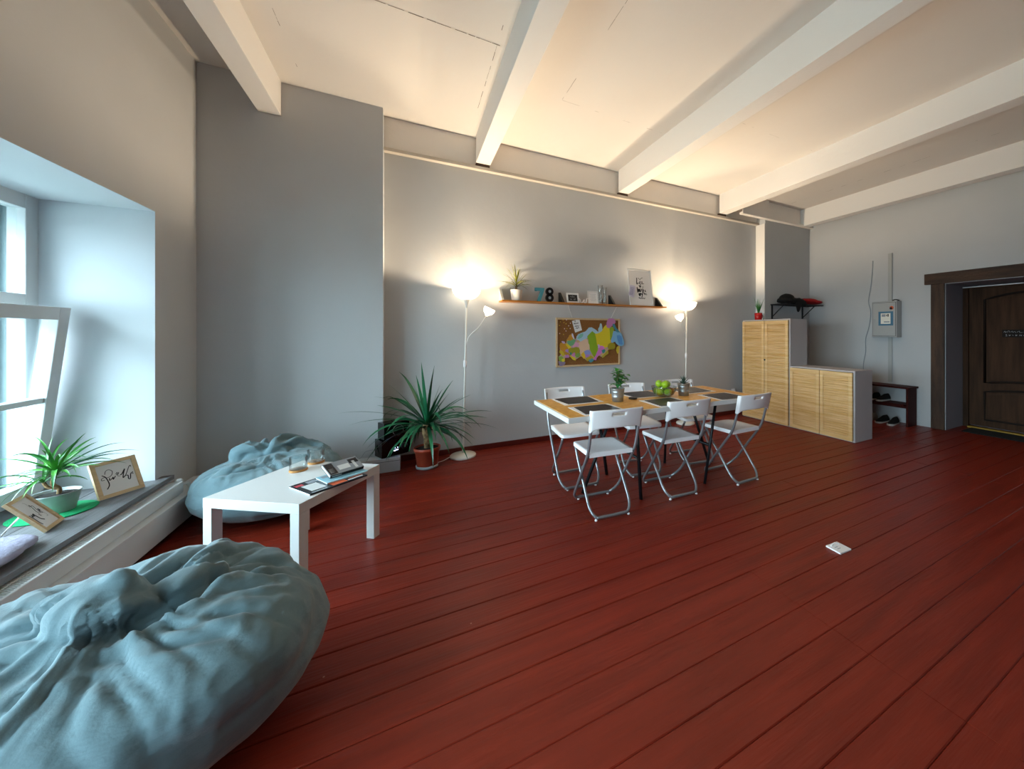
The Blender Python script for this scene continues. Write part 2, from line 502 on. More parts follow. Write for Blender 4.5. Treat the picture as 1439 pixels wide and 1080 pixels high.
seam((5.6, 3.9, zc), (5.6, 0.0, zc), 0.002, 0.35, 9)
o = b.build('ceiling'); tag(o, 'white painted slab ceiling above the beams', 'ceiling', kind='structure')

def struct(name, bld, label, cat):
    return tag(bld.build(name), label, cat, kind='structure')
b = MB().use('wall').box((-0.4, YB, -0.05), (5.5, YB + 0.15, ZC + 0.05))
struct('wall_back', b, 'grey back wall behind the floor lamps and shelf', 'wall')
PX = -0.222
b = MB().use('wall').box((XL - 0.3, YP, -0.05), (PX, YB + 0.1, ZC + 0.04))
struct('wall_back_left', b, 'grey wall pier standing forward at the left corner', 'wall')
b = MB().use('wall').box((5.16, YP, -0.05), (XR + 0.3, YB + 0.1, ZC + 0.04))
struct('wall_back_right', b, 'dark grey wall pier behind the tall cabinet', 'wall')
b = MB().use('wall')
def wall_with_hole(b, x0, x1, ya, yb, z1, holes):
    """wall slab normal to x from ya to yb; holes = [(y0,y1,z0,z1)] sorted"""
    cur = ya
    for (h0, h1, g0, g1) in holes:
        b.box((x0, cur, -0.05), (x1, h0, z1))
        if g0 > 0: b.box((x0, h0, -0.05), (x1, h1, g0))
        b.box((x0, h0, g1), (x1, h1, z1))
        cur = h1
    b.box((x0, cur, -0.05), (x1, yb, z1))
WY0, WY1, WZ0, WZ1 = 1.62, 3.478, 0.29, 2.095
VY0, VY1 = -1.0, 1.25
wall_with_hole(b, XL - 0.55, XL, YF - 0.2, YB + 0.1, ZC + 0.05, [(VY0, VY1, WZ0, WZ1), (WY0, WY1, WZ0, WZ1)])
o = struct('wall_left', b, 'grey left wall with a deep window recess', 'wall')
# paint the recess sides white: thin plaster lining of its own colour
for (a0, a1, nm) in ((WY0, WY1, 'trim_7'), (VY0, VY1, 'trim_8')):
    b = MB().use('reveal')
    e = 0.004
    b.box((XL - 0.55, a1 - e, WZ0), (XL + 0.001, a1 + 0.001, WZ1))
    b.box((XL - 0.55, a0 - 0.001, WZ0), (XL + 0.001, a0 + e, WZ1))
    b.box((XL - 0.55, a0 + e, WZ1 - e), (XL + 0.001, a1 - e, WZ1 + 0.001))
    struct(nm, b, 'white plastered sides of the window recess' if nm == 'trim_7' else 'white plastered sides of the %s window recess' % ('second' if nm == 'trim_8' else 'third'), 'window recess')
DY0, DY1, DZ = 1.02, 2.15, 1.945
b = MB().use('wall')
wall_with_hole(b, XR, XR + 0.12, YF - 0.2, YB + 0.1, ZC + 0.05, [(DY0, DY1, 0, DZ)])
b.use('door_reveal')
b.box((XR + 0.12, DY1 - 0.0, -0.05), (XR + 0.8, DY1 + 0.1, DZ + 0.1)).box((XR + 0.7, DY0 - 0.1, -0.05), (XR + 0.8, DY1 + 0.1, DZ + 0.1)).box((XR + 0.12, DY0 - 0.1, -0.05), (XR + 0.8, DY0, DZ + 0.1))  # unseen back panel added behind the door to stop light leaking under it
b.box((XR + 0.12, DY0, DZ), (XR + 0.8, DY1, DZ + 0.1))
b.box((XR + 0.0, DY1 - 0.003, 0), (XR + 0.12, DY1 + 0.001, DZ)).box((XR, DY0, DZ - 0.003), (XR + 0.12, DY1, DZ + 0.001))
struct('wall_right', b, 'grey right wall with the deep doorway', 'wall')
b = MB().use('wall').box((XL - 0.55, YF - 0.15, -0.05), (XR + 0.2, YF, ZC + 0.05))
struct('wall_front', b, 'grey wall behind the photographer', 'wall')

# ceiling beams
for i, (x, ye) in enumerate(((-1.045, YP), (0.72, YB), (2.52, YB), (4.33, YB), (6.13, YP))):
    b = MB().use('beam').box((x - 0.076, YF, 3.142), (x + 0.076, ye - (0.0 if i in (0, 4) else 0.06), ZC + 0.01), 0.004)
    lab = ['white ceiling beam nearest the window wall', 'second white ceiling beam, ending above the potted shelf plant',
           'middle white ceiling beam above the dining table', 'fourth white ceiling beam, ending near the side of the right wall pier',
           'white ceiling beam running along the right wall'][i]
    struct('trim_%d' % (i + 1), b, lab, 'ceiling beam')
# steel channel under the beams along the back wall
b = MB().use('band').box((PX, YB - 0.012, 3.11), (5.16, YB, ZC + 0.01)).use('flange').box((PX, YB - 0.06, 3.078), (5.16, YB, 3.112), 0.003)
struct('trim_6', b, 'cream ledge along the top of the back wall carrying the beams', 'ledge')
b = MB().use('timber')
for x in (0.72, 2.52, 4.33): b.box((x - 0.075, YB - 0.058, 3.112), (x + 0.07, YB - 0.02, 3.142))
struct('trim_9', b, 'wooden packing pieces between beam ends and the ledge', 'packing')
b = MB().use('band').box((4.56, YP - 0.075, 3.135), (6.42, YP - 0.003, 3.168), 0.003).box((4.56, YP - 0.075, 3.168), (5.16, YP - 0.06, ZC)).box((5.16, YP - 0.012, 3.168), (6.33, YP - 0.001, ZC))
struct('trim_10', b, 'cream ledge at the top of the right pier', 'ledge')
b = MB().use('beam').box((5.147, YP + 0.001, 0), (5.161, YB - 0.001, 3.078))  # white strip over the grey pier side stands in for lamplight on it
struct('trim_11', b, 'narrow side of the right wall pier, lamplight painted on as pale colour', 'wall edge')
b = MB().use('reveal').box((PX - 0.0005, YP + 0.0, 0), (PX + 0.002, YB - 0.001, 3.42))
struct('trim_12', b, 'narrow cream side of the left wall pier', 'wall edge')
# skirting
b = MB().use(mat('dark_red_skirting', '5a1a14', 0.4)).box((PX + 0.002, YB - 0.016, 0), (5.146, YB, 0.055), 0.003)
struct('baseboard_back', b, 'dark red skirting along the back wall', 'skirting')
# boxed pipe ledge at the foot of the left pier
b = MB().use('reveal').box((XL, 3.88, 0), (-0.075, YP, 0.128), 0.003).box((-0.222, YP, 0), (-0.075, YB - 0.017, 0.128), 0.003)
b.use('gap').box((XL, 3.8785, 0.098), (-0.075, 3.8815, 0.101))
struct('baseboard_left', b, 'low white boxed ledge at the foot of the left pier', 'boxed ledge')

# ------------------------------------------------------------------ window 1 with the tilted lower sash
def rect_frame(b, x0, x1, ya, yb, za, zb, t, bev=0.004, mtx=None):
    b.box((x0, ya, za), (x1, ya + t, zb), bev, mtx).box((x0, yb - t, za), (x1, yb, zb), bev, mtx)
    b.box((x0, ya + t, za), (x1, yb - t, za + t), bev, mtx).box((x0, ya + t, zb - t), (x1, yb - t, zb), bev, mtx)
def window(nm, y0, y1, label, tilt):
    wn = thing(nm, label, 'window', (0, 0, 0), kind='structure')
    xw = -2.0
    b = MB().use('frame_white')
    rect_frame(b, xw - 0.04, xw + 0.03, y0, y1, WZ0, WZ1, 0.085)
    b.box((xw - 0.04, y0 + 0.085, 1.40), (xw + 0.03, y1 - 0.085, 1.515), 0.004)
    ym = (y0 + y1) / 2
    b.box((xw - 0.04, ym - 0.05, WZ0 + 0.085), (xw + 0.03, ym + 0.05, WZ1 - 0.085), 0.004)
    b.build('window_frame', wn)
    # outer frame with stepped stiles
    b = MB().use('outer_frame')
    rect_frame(b, xw - 0.30, xw - 0.22, y0 + 0.02, y1 - 0.02, WZ0, WZ1, 0.05, 0.004)
    rect_frame(b, xw - 0.34, xw - 0.30, y0 + 0.07, y1 - 0.07, WZ0 + .05, WZ1 - .05, 0.045, 0.004)
    rect_frame(b, xw - 0.38, xw - 0.34, y0 + 0.115, y1 - 0.115, WZ0 + .095, WZ1 - .095, 0.045, 0.004)
    b.box((xw - 0.36, ym - 0.04, WZ0 + .1), (xw - 0.24, ym + 0.04, WZ1 - .1), 0.004).box((xw - 0.36, y0 + .1, 1.42), (xw - 0.24, y1 - .1, 1.49), 0.004)
    b.build('outer_frame', wn)
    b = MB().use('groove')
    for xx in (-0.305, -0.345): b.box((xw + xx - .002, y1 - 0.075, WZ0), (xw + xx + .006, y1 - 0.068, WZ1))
    for k in range(9): b.use('outer_rib' if k % 2 else 'outer_rib2').box((xw - 0.21 + k * .018, y1 - 0.026 - .008 * (k % 2), WZ0), (xw - 0.192 + k * .018, y1 - 0.018, WZ1))
    b.build('groove_lining', wn)
    b = MB().use('outer_rib')
    b.box((xw - 0.45, y1 - 0.02, WZ0), (xw - 0.04, y1 + 0.1, WZ1)).box((xw - 0.45, y0 - 0.1, WZ0), (xw - 0.04, y0 + 0.02, WZ1))
    b.box((xw - 0.45, y0 - 0.1, WZ1), (xw - 0.04, y1 + 0.1, WZ1 + 0.1)).box((xw - 0.45, y0 - 0.1, WZ0 - 0.1), (xw - 0.04, y1 + 0.1, WZ0))
    b.build('outer_reveal', wn)
    for (p0, p1) in ((y0 + 0.085, ym - 0.05), (ym + 0.05, y1 - 0.085)):
        b = MB().use('pane').box((xw - 0.006, p0, 1.515), (xw - 0.002, p1, WZ1 - 0.085)); b.build('pane', wn)
    for k, (p0, p1) in enumerate(((y0 + 0.06, ym - 0.005), (ym + 0.005, y1 - 0.06))):
        s = bpy.data.objects.new('sash', None); C.objects.link(s); s.parent = wn
        s.location = (xw + 0.035, 0, WZ0 + 0.07); s.rotation_euler = (0, R(5.6) if (tilt and k == 1) else 0, 0)
        b = MB().use('frame_white'); h = 1.09
        rect_frame(b, -0.02, 0.045, p0, p1, 0, h, 0.075)
        b.box((-0.01, p0 + .075, h * 0.485), (0.035, p1 - .075, h * 0.485 + 0.032), 0.004)
        b.build('sash_frame', s)
        b = MB().use('pane').box((0.008, p0 + 0.07, 0.07), (0.012, p1 - 0.07, h - 0.07)); b.build('pane', s)
    return wn
window('window_1', WY0, WY1, 'white double window with its lower sash tilted into the room', True)
window('window_2', VY0, VY1, 'second white window further along the left wall', False)
# sill boards
b = MB().use('sill').box((-1.98, WY0, WZ0), (XL + 0.001, WY1 - 0.005, 0.318)).box((XL + 0.001, 1.45, WZ0), (-1.43, 3.55, 0.318))
b.use('gap').box((-1.715, WY0, 0.3178), (-1.711, WY1 - 0.01, 0.3184))
struct('trim_13', b, 'grey weathered wooden board on the window sill', 'window sill')
b = MB().use('reveal').box((-1.98, VY0, WZ0), (-1.43, VY1, 0.318), 0.003)
struct('trim_14', b, 'white sill board of the second window', 'window sill')
# yard outside
b = MB().use('sofit').box((-14, -8, -1.2), (-2.05, 16, -1.1))
o = struct('ground', b, 'pale ground of the yard outside the window', 'ground')
b = MB().use('facade')
for i in range(46):
    ya = 6.0 + i * 0.16
    b.box((-6.1, ya, -1.1), (-6.0, ya + 0.08, 5.5), 0.01); b.box((-6.14, ya + 0.08, -1.1), (-6.06, ya + 0.16, 5.5))
o = b.build('corrugated_fence'); tag(o, 'tall pale corrugated fence outside the window', 'fence')

# ------------------------------------------------------------------ radiator under the sill
r_ = thing('convector_radiator', 'long low white convector radiator below the window sill', 'radiator', (-1.40, 0, 0))
b = MB().use('radiator')
ry0, ry1 = 0.9, 3.50
b.box((0.02, ry0, 0.206), (0.034, ry1, 0.281), 0.005).box((-0.085, ry0, 0.206), (-0.075, ry1, 0.281)).box((-0.08, ry1 - 0.012, 0.206), (0.03, ry1, 0.281), 0.003)
b.build('casing', r_)
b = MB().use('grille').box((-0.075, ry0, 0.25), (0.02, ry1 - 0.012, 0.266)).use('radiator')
for i in range(int((ry1 - ry0) / 0.0145)):
    yy = ry0 + 0.01 + i * 0.0145
    b.box((-0.07, yy, 0.262), (0.022, yy + 0.0085, 0.278))
b.box((-0.03, ry0, 0.27), (-0.024, ry1 - 0.012, 0.28))
b.build('grille', r_)
b = MB().use('radiator').tube([(0.0, ry1, 0.245), (0.01, ry1 + 0.03, 0.25), (0.03, ry1 + 0.06, 0.25), (0.03, ry1 + 0.1, 0.2), (0.0, ry1 + 0.12, 0.12)], 0.011, 10)
b.lathe([(0, 0), (0.02, 0), (0.022, 0.02), (0.014, 0.03), (0, 0.03)], 14, Matrix.Translation((0.0, ry1 + 0.025, 0.262)))
b.build('valve', r_)
b = MB().use('radiator').box((-1.455, 0.6, 0.04), (-1.322, 3.86, 0.204), 0.004)
b.use('gap').box((-1.47, 0.6, 0.0), (-1.36, 3.86, 0.04))
o = b.build('baseboard_window'); tag(o, 'white boxed plinth running below the radiator', 'boxed plinth', kind='structure')

# ------------------------------------------------------------------ bean bags
def blob(b, c, r, rot=(0, 0, 0), seg=24):
    nb = bmesh.new(); bmesh.ops.create_uvsphere(nb, u_segments=seg, v_segments=seg // 2, radius=1)
    m = Matrix.Translation(c) @ Matrix.Rotation(rot[2], 4, 'Z') @ Matrix.Rotation(rot[1], 4, 'Y') @ Matrix.Rotation(rot[0], 4, 'X') @ Matrix.Diagonal((*r, 1))
    b.merge(nb, m, True)
def seg_dist(p, a, c):
    a = Vector(a); c = Vector(c); d = c - a; t = max(0, min(1, (p - a).dot(d) / d.length_squared))
    return (p - a - d * t).length, t
def fused(name, blobs, folds, voxel, smooth_it, wr, mtl, parent=None, floor=0.0, seed=0, seams=(), gather=None, zs=1.0):
    b = MB().use(mtl)
    for bl in blobs: blob(b, *bl)
    tmp = b.build('tmp')
    rm = tmp.modifiers.new('r', 'REMESH'); rm.mode = 'VOXEL'; rm.voxel_size = voxel
    sm = tmp.modifiers.new('s', 'SMOOTH'); sm.factor = 0.5; sm.iterations = smooth_it
    dg = bpy.context.evaluated_depsgraph_get(); dg.update()
    me = bpy.data.meshes.new_from_object(tmp.evaluated_get(dg))
    bpy.data.objects.remove(tmp)
    me.materials.clear(); me.materials.append(M[mtl])
    n = len(me.vertices)
    nor = [v.normal.copy() for v in me.vertices]
    off = Vector((seed * 7.3, seed * 3.1, 0))
    for i, v in enumerate(me.vertices):
        p = v.co.copy(); d = 0
        # creases: polyline valleys with a raised lip
        for (pl, dep, wid) in folds:
            best = 9; tt = 0
            L = len(pl) - 1
            for k in range(L):
                ds, t = seg_dist(p, pl[k], pl[k + 1])
                if ds < best: best = ds; tt = (k + t) / L
            fade = math.sin(PI * min(1, max(0, tt * 0.94 + 0.03))) ** 0.5
            x = best / wid
            d += -dep * fade * math.exp(-abs(x) ** 1.3 * 1.1) + 0.40 * dep * fade * math.exp(-((x - 2.2) ** 2) / 1.2)
        # folds radiating from the gathered top, then faint cloth unevenness
        q = p + off
        up = max(0, min(1, (p.z - floor - 0.12) / 0.18))
        if gather:
            gx, gy, r0, r1, nf, amp = gather
            dx, dy = p.x - gx, p.y - gy; rr = math.hypot(dx, dy); th = math.atan2(dy, dx)
            th += 0.5 * noise.noise(Vector((q.x * 3.5, q.y * 3.5, q.z * 3)))
            e = max(0, min(1, (rr - r0 * .5) / (r0 * .5))) * math.exp(-max(0, rr - r0) / r1)
            a_ = noise.noise(Vector((math.cos(th) * nf * .35, math.sin(th) * nf * .35, rr * 3.0 + seed)))
            rid = 1 - min(1, abs(a_) * 4.2)
            hi_ = max(0, min(1, (p.z - floor - 0.22) / 0.12))
            d += (0.15 * up + 0.85 * hi_) * e * amp * (0.9 * a_ - rid ** 1.6)
        wv = noise.noise(Vector((q.x * 4, q.y * 5, q.z * 5))) * 0.010
        tiny = abs(noise.noise(Vector((q.x * 22 + q.y * 9, q.y * 9 - q.x * 6, q.z * 16)))) - .2
        d += wr * (wv + 0.006 * up * -tiny)
        for (a, c) in seams:
            ds, t = seg_dist(p, a, c)
            if ds < 0.02: d -= 0.003 * math.exp(-(ds / 0.004) ** 2)
        v.co = p + nor[i] * d
        if v.co.z < floor + 0.02:
            z = v.co.z - floor
            v.co.z = floor + (0.02 * math.exp((z - 0.02) / 0.06) if z < 0.02 else z)
    for v in me.vertices: v.co.z = floor + (v.co.z - floor) * zs
    for pl in me.polygons: pl.use_smooth = True
    o = bpy.data.objects.new(name, me); C.objects.link(o)
    if parent: o.parent = parent
    return o
bag1 = [((-0.78, 1.63, 0.20), (0.52, 0.47, 0.205), (0, 0, 0.2)),
        ((-0.76, 1.61, 0.25), (0.48, 0.43, 0.16), (0, 0, 0.15)),
        ((-0.56, 1.56, 0.28), (0.27, 0.32, 0.135), (0, 0, 0.2)),
        ((-0.98, 1.46, 0.24), (0.30, 0.28, 0.17), (0, 0, 0)),
        ((-0.74, 1.84, 0.30), (0.33, 0.21, 0.125), (0, 0, 0.05)),
        ((-1.00, 1.76, 0.30), (0.20, 0.20, 0.13), (0, 0, 0)),
        ((-0.795, 1.585, 0.42), (0.135, 0.090, 0.080), (0, 0, -0.6)),
        ((-0.745, 1.575, 0.485), (0.045, 0.03, 0.035), (0, 0.2, -0.4)),
        ((-0.64, 1.635, 0.405), (0.11, 0.045, 0.045), (0, 0, 0.5)),
        ((-0.635, 1.80, 0.40), (0.045, 0.16, 0.05), (0, 0, 0.05)),
        ((-0.95, 1.66, 0.375), (0.09, 0.06, 0.06), (0, 0, -0.3)),
        ((-0.90, 1.50, 0.36), (0.16, 0.07, 0.06), (0, 0, -0.1))]
f1 = [([(-1.02, 1.60, 0.40), (-0.885, 1.57, 0.42), (-0.76, 1.50, 0.41), (-0.68, 1.50, 0.41), (-0.60, 1.56, 0.41), (-0.555, 1.65, 0.41), (-0.47, 1.75, 0.39), (-0.38, 1.84, 0.36)], 0.050, 0.020),
      ([(-0.60, 1.55, 0.42), (-0.50, 1.56, 0.42), (-0.40, 1.60, 0.38)], 0.022, 0.016),
      ([(-0.66, 1.47, 0.42), (-0.54, 1.45, 0.42), (-0.42, 1.48, 0.38)], 0.020, 0.014),
      ([(-0.56, 1.66, 0.42), (-0.46, 1.66, 0.40), (-0.37, 1.70, 0.36)], 0.018, 0.014),
      ([(-0.80, 1.66, 0.46), (-0.70, 1.68, 0.45), (-0.60, 1.70, 0.44), (-0.57, 1.80, 0.42)], 0.030, 0.016),
      ([(-0.86, 1.68, 0.44), (-0.78, 1.78, 0.43), (-0.76, 1.90, 0.42)], 0.020, 0.014),
      ([(-1.06, 1.58, 0.38), (-1.00, 1.53, 0.39), (-0.93, 1.52, 0.40)], 0.03, 0.016),
      ([(-0.72, 1.42, 0.41), (-0.60, 1.39, 0.41), (-0.46, 1.40, 0.38)], 0.018, 0.012),
      ([(-0.86, 1.44, 0.42), (-0.76, 1.40, 0.41), (-0.64, 1.34, 0.38)], 0.014, 0.012)]
o = fused('bean_bag', bag1, f1, 0.011, 5, 1.0, 'bag', seed=1, seams=[((-1.15, 1.42, 0.36), (-0.38, 1.36, 0.34))], gather=(-0.76, 1.60, 0.13, 0.20, 11, 0.030), zs=1.15)
tag(o, 'large slumped grey-blue bean bag in the front left corner', 'bean bag', 'grey-blue bean bags')
bag2 = [((-0.87, 3.45, 0.18), (0.45, 0.40, 0.19), (0, 0, 0)),
        ((-1.05, 3.45, 0.24), (0.26, 0.30, 0.14), (0, 0, 0.2)),
        ((-0.70, 3.50, 0.24), (0.24, 0.26, 0.15), (0, 0, 0)),
        ((-1.04, 3.62, 0.38), (0.13, 0.10, 0.10), (0, 0.2, 0.3)),
        ((-1.06, 3.60, 0.455), (0.05, 0.04, 0.05), (0, 0, 0)),
        ((-0.84, 3.64, 0.39), (0.16, 0.09, 0.10), (0, 0.25, 0.5)),
        ((-0.70, 3.66, 0.34), (0.15, 0.08, 0.08), (0, 0.3, -0.2)),
        ((-0.90, 3.46, 0.34), (0.14, 0.08, 0.05), (0, 0, 0.6))]
f2 = [([(-0.98, 3.50, 0.42), (-0.94, 3.60, 0.46), (-0.92, 3.72, 0.44)], 0.05, 0.022),
      ([(-1.22, 3.34, 0.34), (-1.10, 3.36, 0.38), (-1.0, 3.42, 0.38)], 0.03, 0.014),
      ([(-1.12, 3.28, 0.34), (-1.0, 3.30, 0.36), (-0.88, 3.36, 0.36)], 0.03, 0.014),
      ([(-0.92, 3.48, 0.42), (-0.82, 3.52, 0.42), (-0.74, 3.60, 0.44), (-0.66, 3.62, 0.40)], 0.05, 0.02),
      ([(-0.86, 3.58, 0.48), (-0.80, 3.66, 0.48), (-0.70, 3.72, 0.42)], 0.035, 0.016),
      ([(-0.95, 3.12, 0.2), (-0.85, 3.10, 0.1), (-0.7, 3.12, 0.06)], 0.02, 0.014)]
o = fused('bean_bag', bag2, f2, 0.012, 3, 1.0, 'bag', seed=2, gather=(-0.93, 3.52, 0.10, 0.20, 10, 0.034))
tag(o, 'slumped grey-blue bean bag behind the white coffee table', 'bean bag', 'grey-blue bean bags')

# ------------------------------------------------------------------ coffee table
ct = thing('coffee_table', 'square white lacquered coffee table with thick legs', 'coffee table', (-0.55, 2.636, 0), R(-34.5))
MB().use('white_lacquer').box((-0.275, -0.275, 0.40), (0.275, 0.275, 0.45), 0.0015).build('tabletop', ct)
for sx in (-1, 1):
    for sy in (-1, 1):
        MB().use('white_lacquer').box((sx * 0.2745 if sx < 0 else 0.2245, sy * 0.2745 if sy < 0 else 0.2245, 0),
                                      (-0.2245 if sx < 0 else 0.2745, -0.2245 if sy < 0 else 0.2745, 0.3995), 0.0015).build('leg', ct)
# glass cups on cork coasters
def cup(x, y, rz, label):
    cs = MB().use('cork_mat').lathe([(0, 0), (0.045, 0), (0.046, 0.002), (0.046, 0.008), (0.045, 0.010), (0, 0.010)], 32).build('coaster', loc=(x, y, 0.4505))
    tag(cs, 'round cork coaster under the ' + label, 'coaster', 'cork coasters')
    t = thing('glass_cup', 'clear ' + label, 'cup', (x, y, 0.461), rz, 'clear glass cups')
    MB().use('bowl_glass').lathe([(0, 0), (0.040, 0), (0.043, 0.001), (0.044, 0.004), (0.0445, 0.02), (0.0463, 0.070), (0.0465, 0.0745), (0.0463, 0.0755), (0.0445, 0.0755), (0.0443, 0.0745), (0.0441, 0.070), (0.0423, 0.02), (0.0415, 0.007), (0.0405, 0.006), (0, 0.006)], 32).build('body', t)
    hp = [(0.045, 0, 0.070), (0.074, 0, 0.072), (0.078, 0, 0.066), (0.070, 0, 0.04), (0.064, 0, 0.034)]
    MB().use('bowl_glass').tube(hp, 0.004, 8).build('handle', t)
cup(-0.60, 2.81, R(195), 'glass cup nearer the table edge and the window')
cup(-0.535, 2.93, R(25), 'glass cup further back beside the table corner')
# magazines (top one stands half open)
def quadslab(b, cs, z0, z1):
    b.prism([(c[0], c[1]) for c in cs], z0, z1)
mg = thing('magazine', 'large black glossy magazine with red and orange cover lettering, lowest of the pile', 'magazine', (-0.398, 2.515, 0.451), R(36), 'magazines on the coffee table')
MB().use('mag_white').box((-0.145, -0.105, 0), (0.145, 0.105, 0.006)).use('mag_dark').box((-0.146, -0.106, -0.0003), (0.146, -0.1045, 0.0068)).box((-0.146, -0.106, 0.006), (0.146, 0.106, 0.0072)).build('pages', mg)
b = MB(); z = 0.0074
for (mt, x0, y0_, x1, y1_) in (('mag_white', -0.12, -0.07, -0.05, 0.04), ('mag_red', -0.135, 0.05, -0.10, 0.08), ('mag_grey', -0.08, 0.05, -0.03, 0.09), ('mag_orange', -0.03, -0.095, 0.045, -0.05),
                               ('mag_white', 0.05, -0.092, 0.13, -0.08), ('mag_orange', 0.06, -0.07, 0.14, -0.062), ('mag_grey', -0.13, -0.1, -0.06, -0.085)):
    b.use(mt).box((x0, y0_, z), (x1, y1_, z + 0.0003))
b.build('cover_print', mg)
mg = thing('magazine', 'pale blue magazine lying open-edged in the middle of the pile', 'magazine', (-0.345, 2.565, 0.4595), R(31), 'magazines on the coffee table')
MB().use('mag_white').box((-0.105, -0.07, 0), (0.105, 0.07, 0.006)).use('mag_cyan').box((-0.106, -0.071, 0.006), (0.106, 0.071, 0.0072)).build('pages', mg)
MB().use('mag_grey').box((-0.09, 0.02, 0.0074), (0.08, 0.055, 0.0077)).build('cover_print', mg)
mg = thing('photo_book', 'dark grey book with a pale city photo, topmost of the pile', 'book', (-0.345, 2.595, 0.488), R(33), 'magazines on the coffee table')
mm = Matrix.Rotation(R(24), 4, 'X')
MB().use('mag_white').box((-0.088, -0.045, 0), (0.088, 0.06, 0.016), 0, mm).use('black').box((-0.0895, -0.047, -0.001), (0.0895, -0.0445, 0.0175), 0, mm).box((-0.0895, -0.047, -0.001), (0.0895, 0.061, 0.0005), 0, mm).use('mag_grey').box((-0.0895, -0.047, 0.016), (0.0895, 0.061, 0.0175), 0, mm).build('pages', mg)
b = MB()
for (mt, x0, y0_, x1, y1_) in (('mag_dark', -0.085, -0.04, -0.045, 0.055), ('mag_white', -0.078, -0.03, -0.055, 0.01), ('mag_white', -0.03, -0.02, 0.03, 0.02), ('mag_dark', 0.035, 0.01, 0.085, 0.05), ('mag_white', 0.05, -0.035, 0.065, 0.03)):
    b.use(mt).box((x0, y0_, 0.0176), (x1, y1_, 0.0179), 0, mm)
b.use('mag_white').box((-0.08, -0.0476, 0.006), (-0.03, -0.0471, 0.011), 0, mm)
b.build('cover_print', mg)

# ------------------------------------------------------------------ folding chairs
def make_chair():
    t = thing('folding_chair', 'x', 'chair', group='white folding chairs at the dining table')
    def upath(x, pts_side, bottom_r):
        return pts_side
    # rear-to-front back frame: tops at backrest, bends at seat, down to front floor bar
    side = [(-0.252, 0.74), (-0.222, 0.63), (-0.188, 0.51), (-0.150, 0.435), (-0.05, 0.300), (0.085, 0.115)]
    def U(side, y_end, rad, hw):
        left = [(-hw, y, z) for y, z in side]
        right = [(hw, y, z) for y, z in side][::-1]
        # rounded lower corners
        (ya, za) = side[-1]
        cor = []
        for k in range(0, 7):
            a = k / 6 * PI / 2
            f = math.sin(a); g = 1 - math.cos(a)
            zz = za + (0.018 - za) * f; yy = ya + (y_end - ya) * f
            cor.append((-hw + rad * g, yy, zz))
        return left + cor + [(-c[0], c[1], c[2]) for c in cor[::-1]] + right
    MB().use('chrome').tube(smooth_path(U(side, 0.175, 0.055, 0.181), 3), 0.0105, 10).build('back_frame', t)
    side2 = [(0.15, 0.425), (0.08, 0.325), (-0.02, 0.21), (-0.11, 0.10)]
    MB().use('chrome').tube(smooth_path(U(side2, -0.18, 0.055, 0.158), 3), 0.0105, 10).build('seat_frame', t)
    for (x, y) in ((-0.125, -0.18), (0.125, -0.18), (-0.125, 0.175), (0.125, 0.175)):
        MB().use('white_plastic').lathe([(0, 0), (0.010, 0), (0.011, 0.006), (0.006, 0.012), (0, 0.013)], 12, Matrix.Translation((x, y, 0))).build('foot', t)
    # seat, dished, front corners rounded
    def outl(u, v):
        x = (u - 0.5) * 2; y = v
        w_ = 0.178 - 0.012 * (1 - v)
        yy = -0.165 + v * 0.355
        # round the front corners
        if v > 0.85: w_ *= 1 - 0.10 * ((v - 0.85) / 0.15) ** 2
        if v > 0.9: yy -= 0.012 * abs(x) ** 4
        yy -= 0.012 * (1 - v) * (x * x - 1) * -1 * 0.0
        return x * w_, yy
    def st(u, v):
        x, y = outl(u, v); X = (u - .5) * 2
        z = 0.457 - 0.012 * (1 - X * X) * math.sin(PI * v) - 0.006 * max(0, v - 0.8) / 0.2 + 0.004 * (1 - v)
        return (x, y, z)
    def sb(u, v):
        x, y, z = st(u, v); e = 0.022 if (u in (0, 1) or v in (0, 1)) else 0.009
        return (x, y, 0.457 - 0.026 if e > .01 else z - e)
    MB().use('white_plastic').grid_solid(st, sb, 14, 14).build('seat', t)
    MB().use('black').tube([(-0.181, -0.155, 0.44), (-0.150, -0.155, 0.44)], 0.006, 8).build('pivot', t)
    MB().use('black').tube([(0.181, -0.155, 0.44), (0.150, -0.155, 0.44)], 0.006, 8).build('pivot', t)
    MB().use('black').tube([(-0.16, 0.15, 0.43), (0.16, 0.15, 0.43)], 0.006, 8).build('seat_rod', t)
    # backrest with hand slot
    def bt(off):
        def f(u, v):
            X = (u - .5) * 2
            zt = 0.778 - 0.004 * abs(X) ** 3
            zb = 0.652 - 0.03 * abs(X) ** 6
            z = zb + (zt - zb) * v
            y = -0.228 - (z - 0.62) * 0.22 - 0.030 * (1 - X * X) * 1.0 + off
            x = X * (0.192 + 0.004 * v)
            if abs(X) > 0.93: y += 0.014 * (abs(X) - 0.93) / 0.07 * (1 if off > 0 else 0)
            return (x, y, z)
        return f
    nu, nv = 24, 12
    MB().use('white_plastic').grid_solid(bt(0.008), bt(-0.008), nu, nv, mask=lambda i, j: not (9 <= i < 15 and 8 <= j < 10)).build('backrest', t)
    return t
chair0 = make_chair()
index_kids()
chairs = [(1.277, 2.385, -4.4, 'white folding chair nearest the camera, front left of the dining table'),
          (1.928, 2.406, -2.9, 'white folding chair in the middle of the near side of the dining table'),
          (2.592, 2.365, 1.5, 'white folding chair at the right end of the near side, by the louvred cabinets'),
          (1.287, 2.921, 177, 'white folding chair at the left end of the far side of the dining table'),
          (1.928, 2.894, 172, 'white folding chair on the far side behind the leafy zinc-potted plant'),
          (2.572, 2.884, 172, 'white folding chair on the far side behind the aloe pot')]
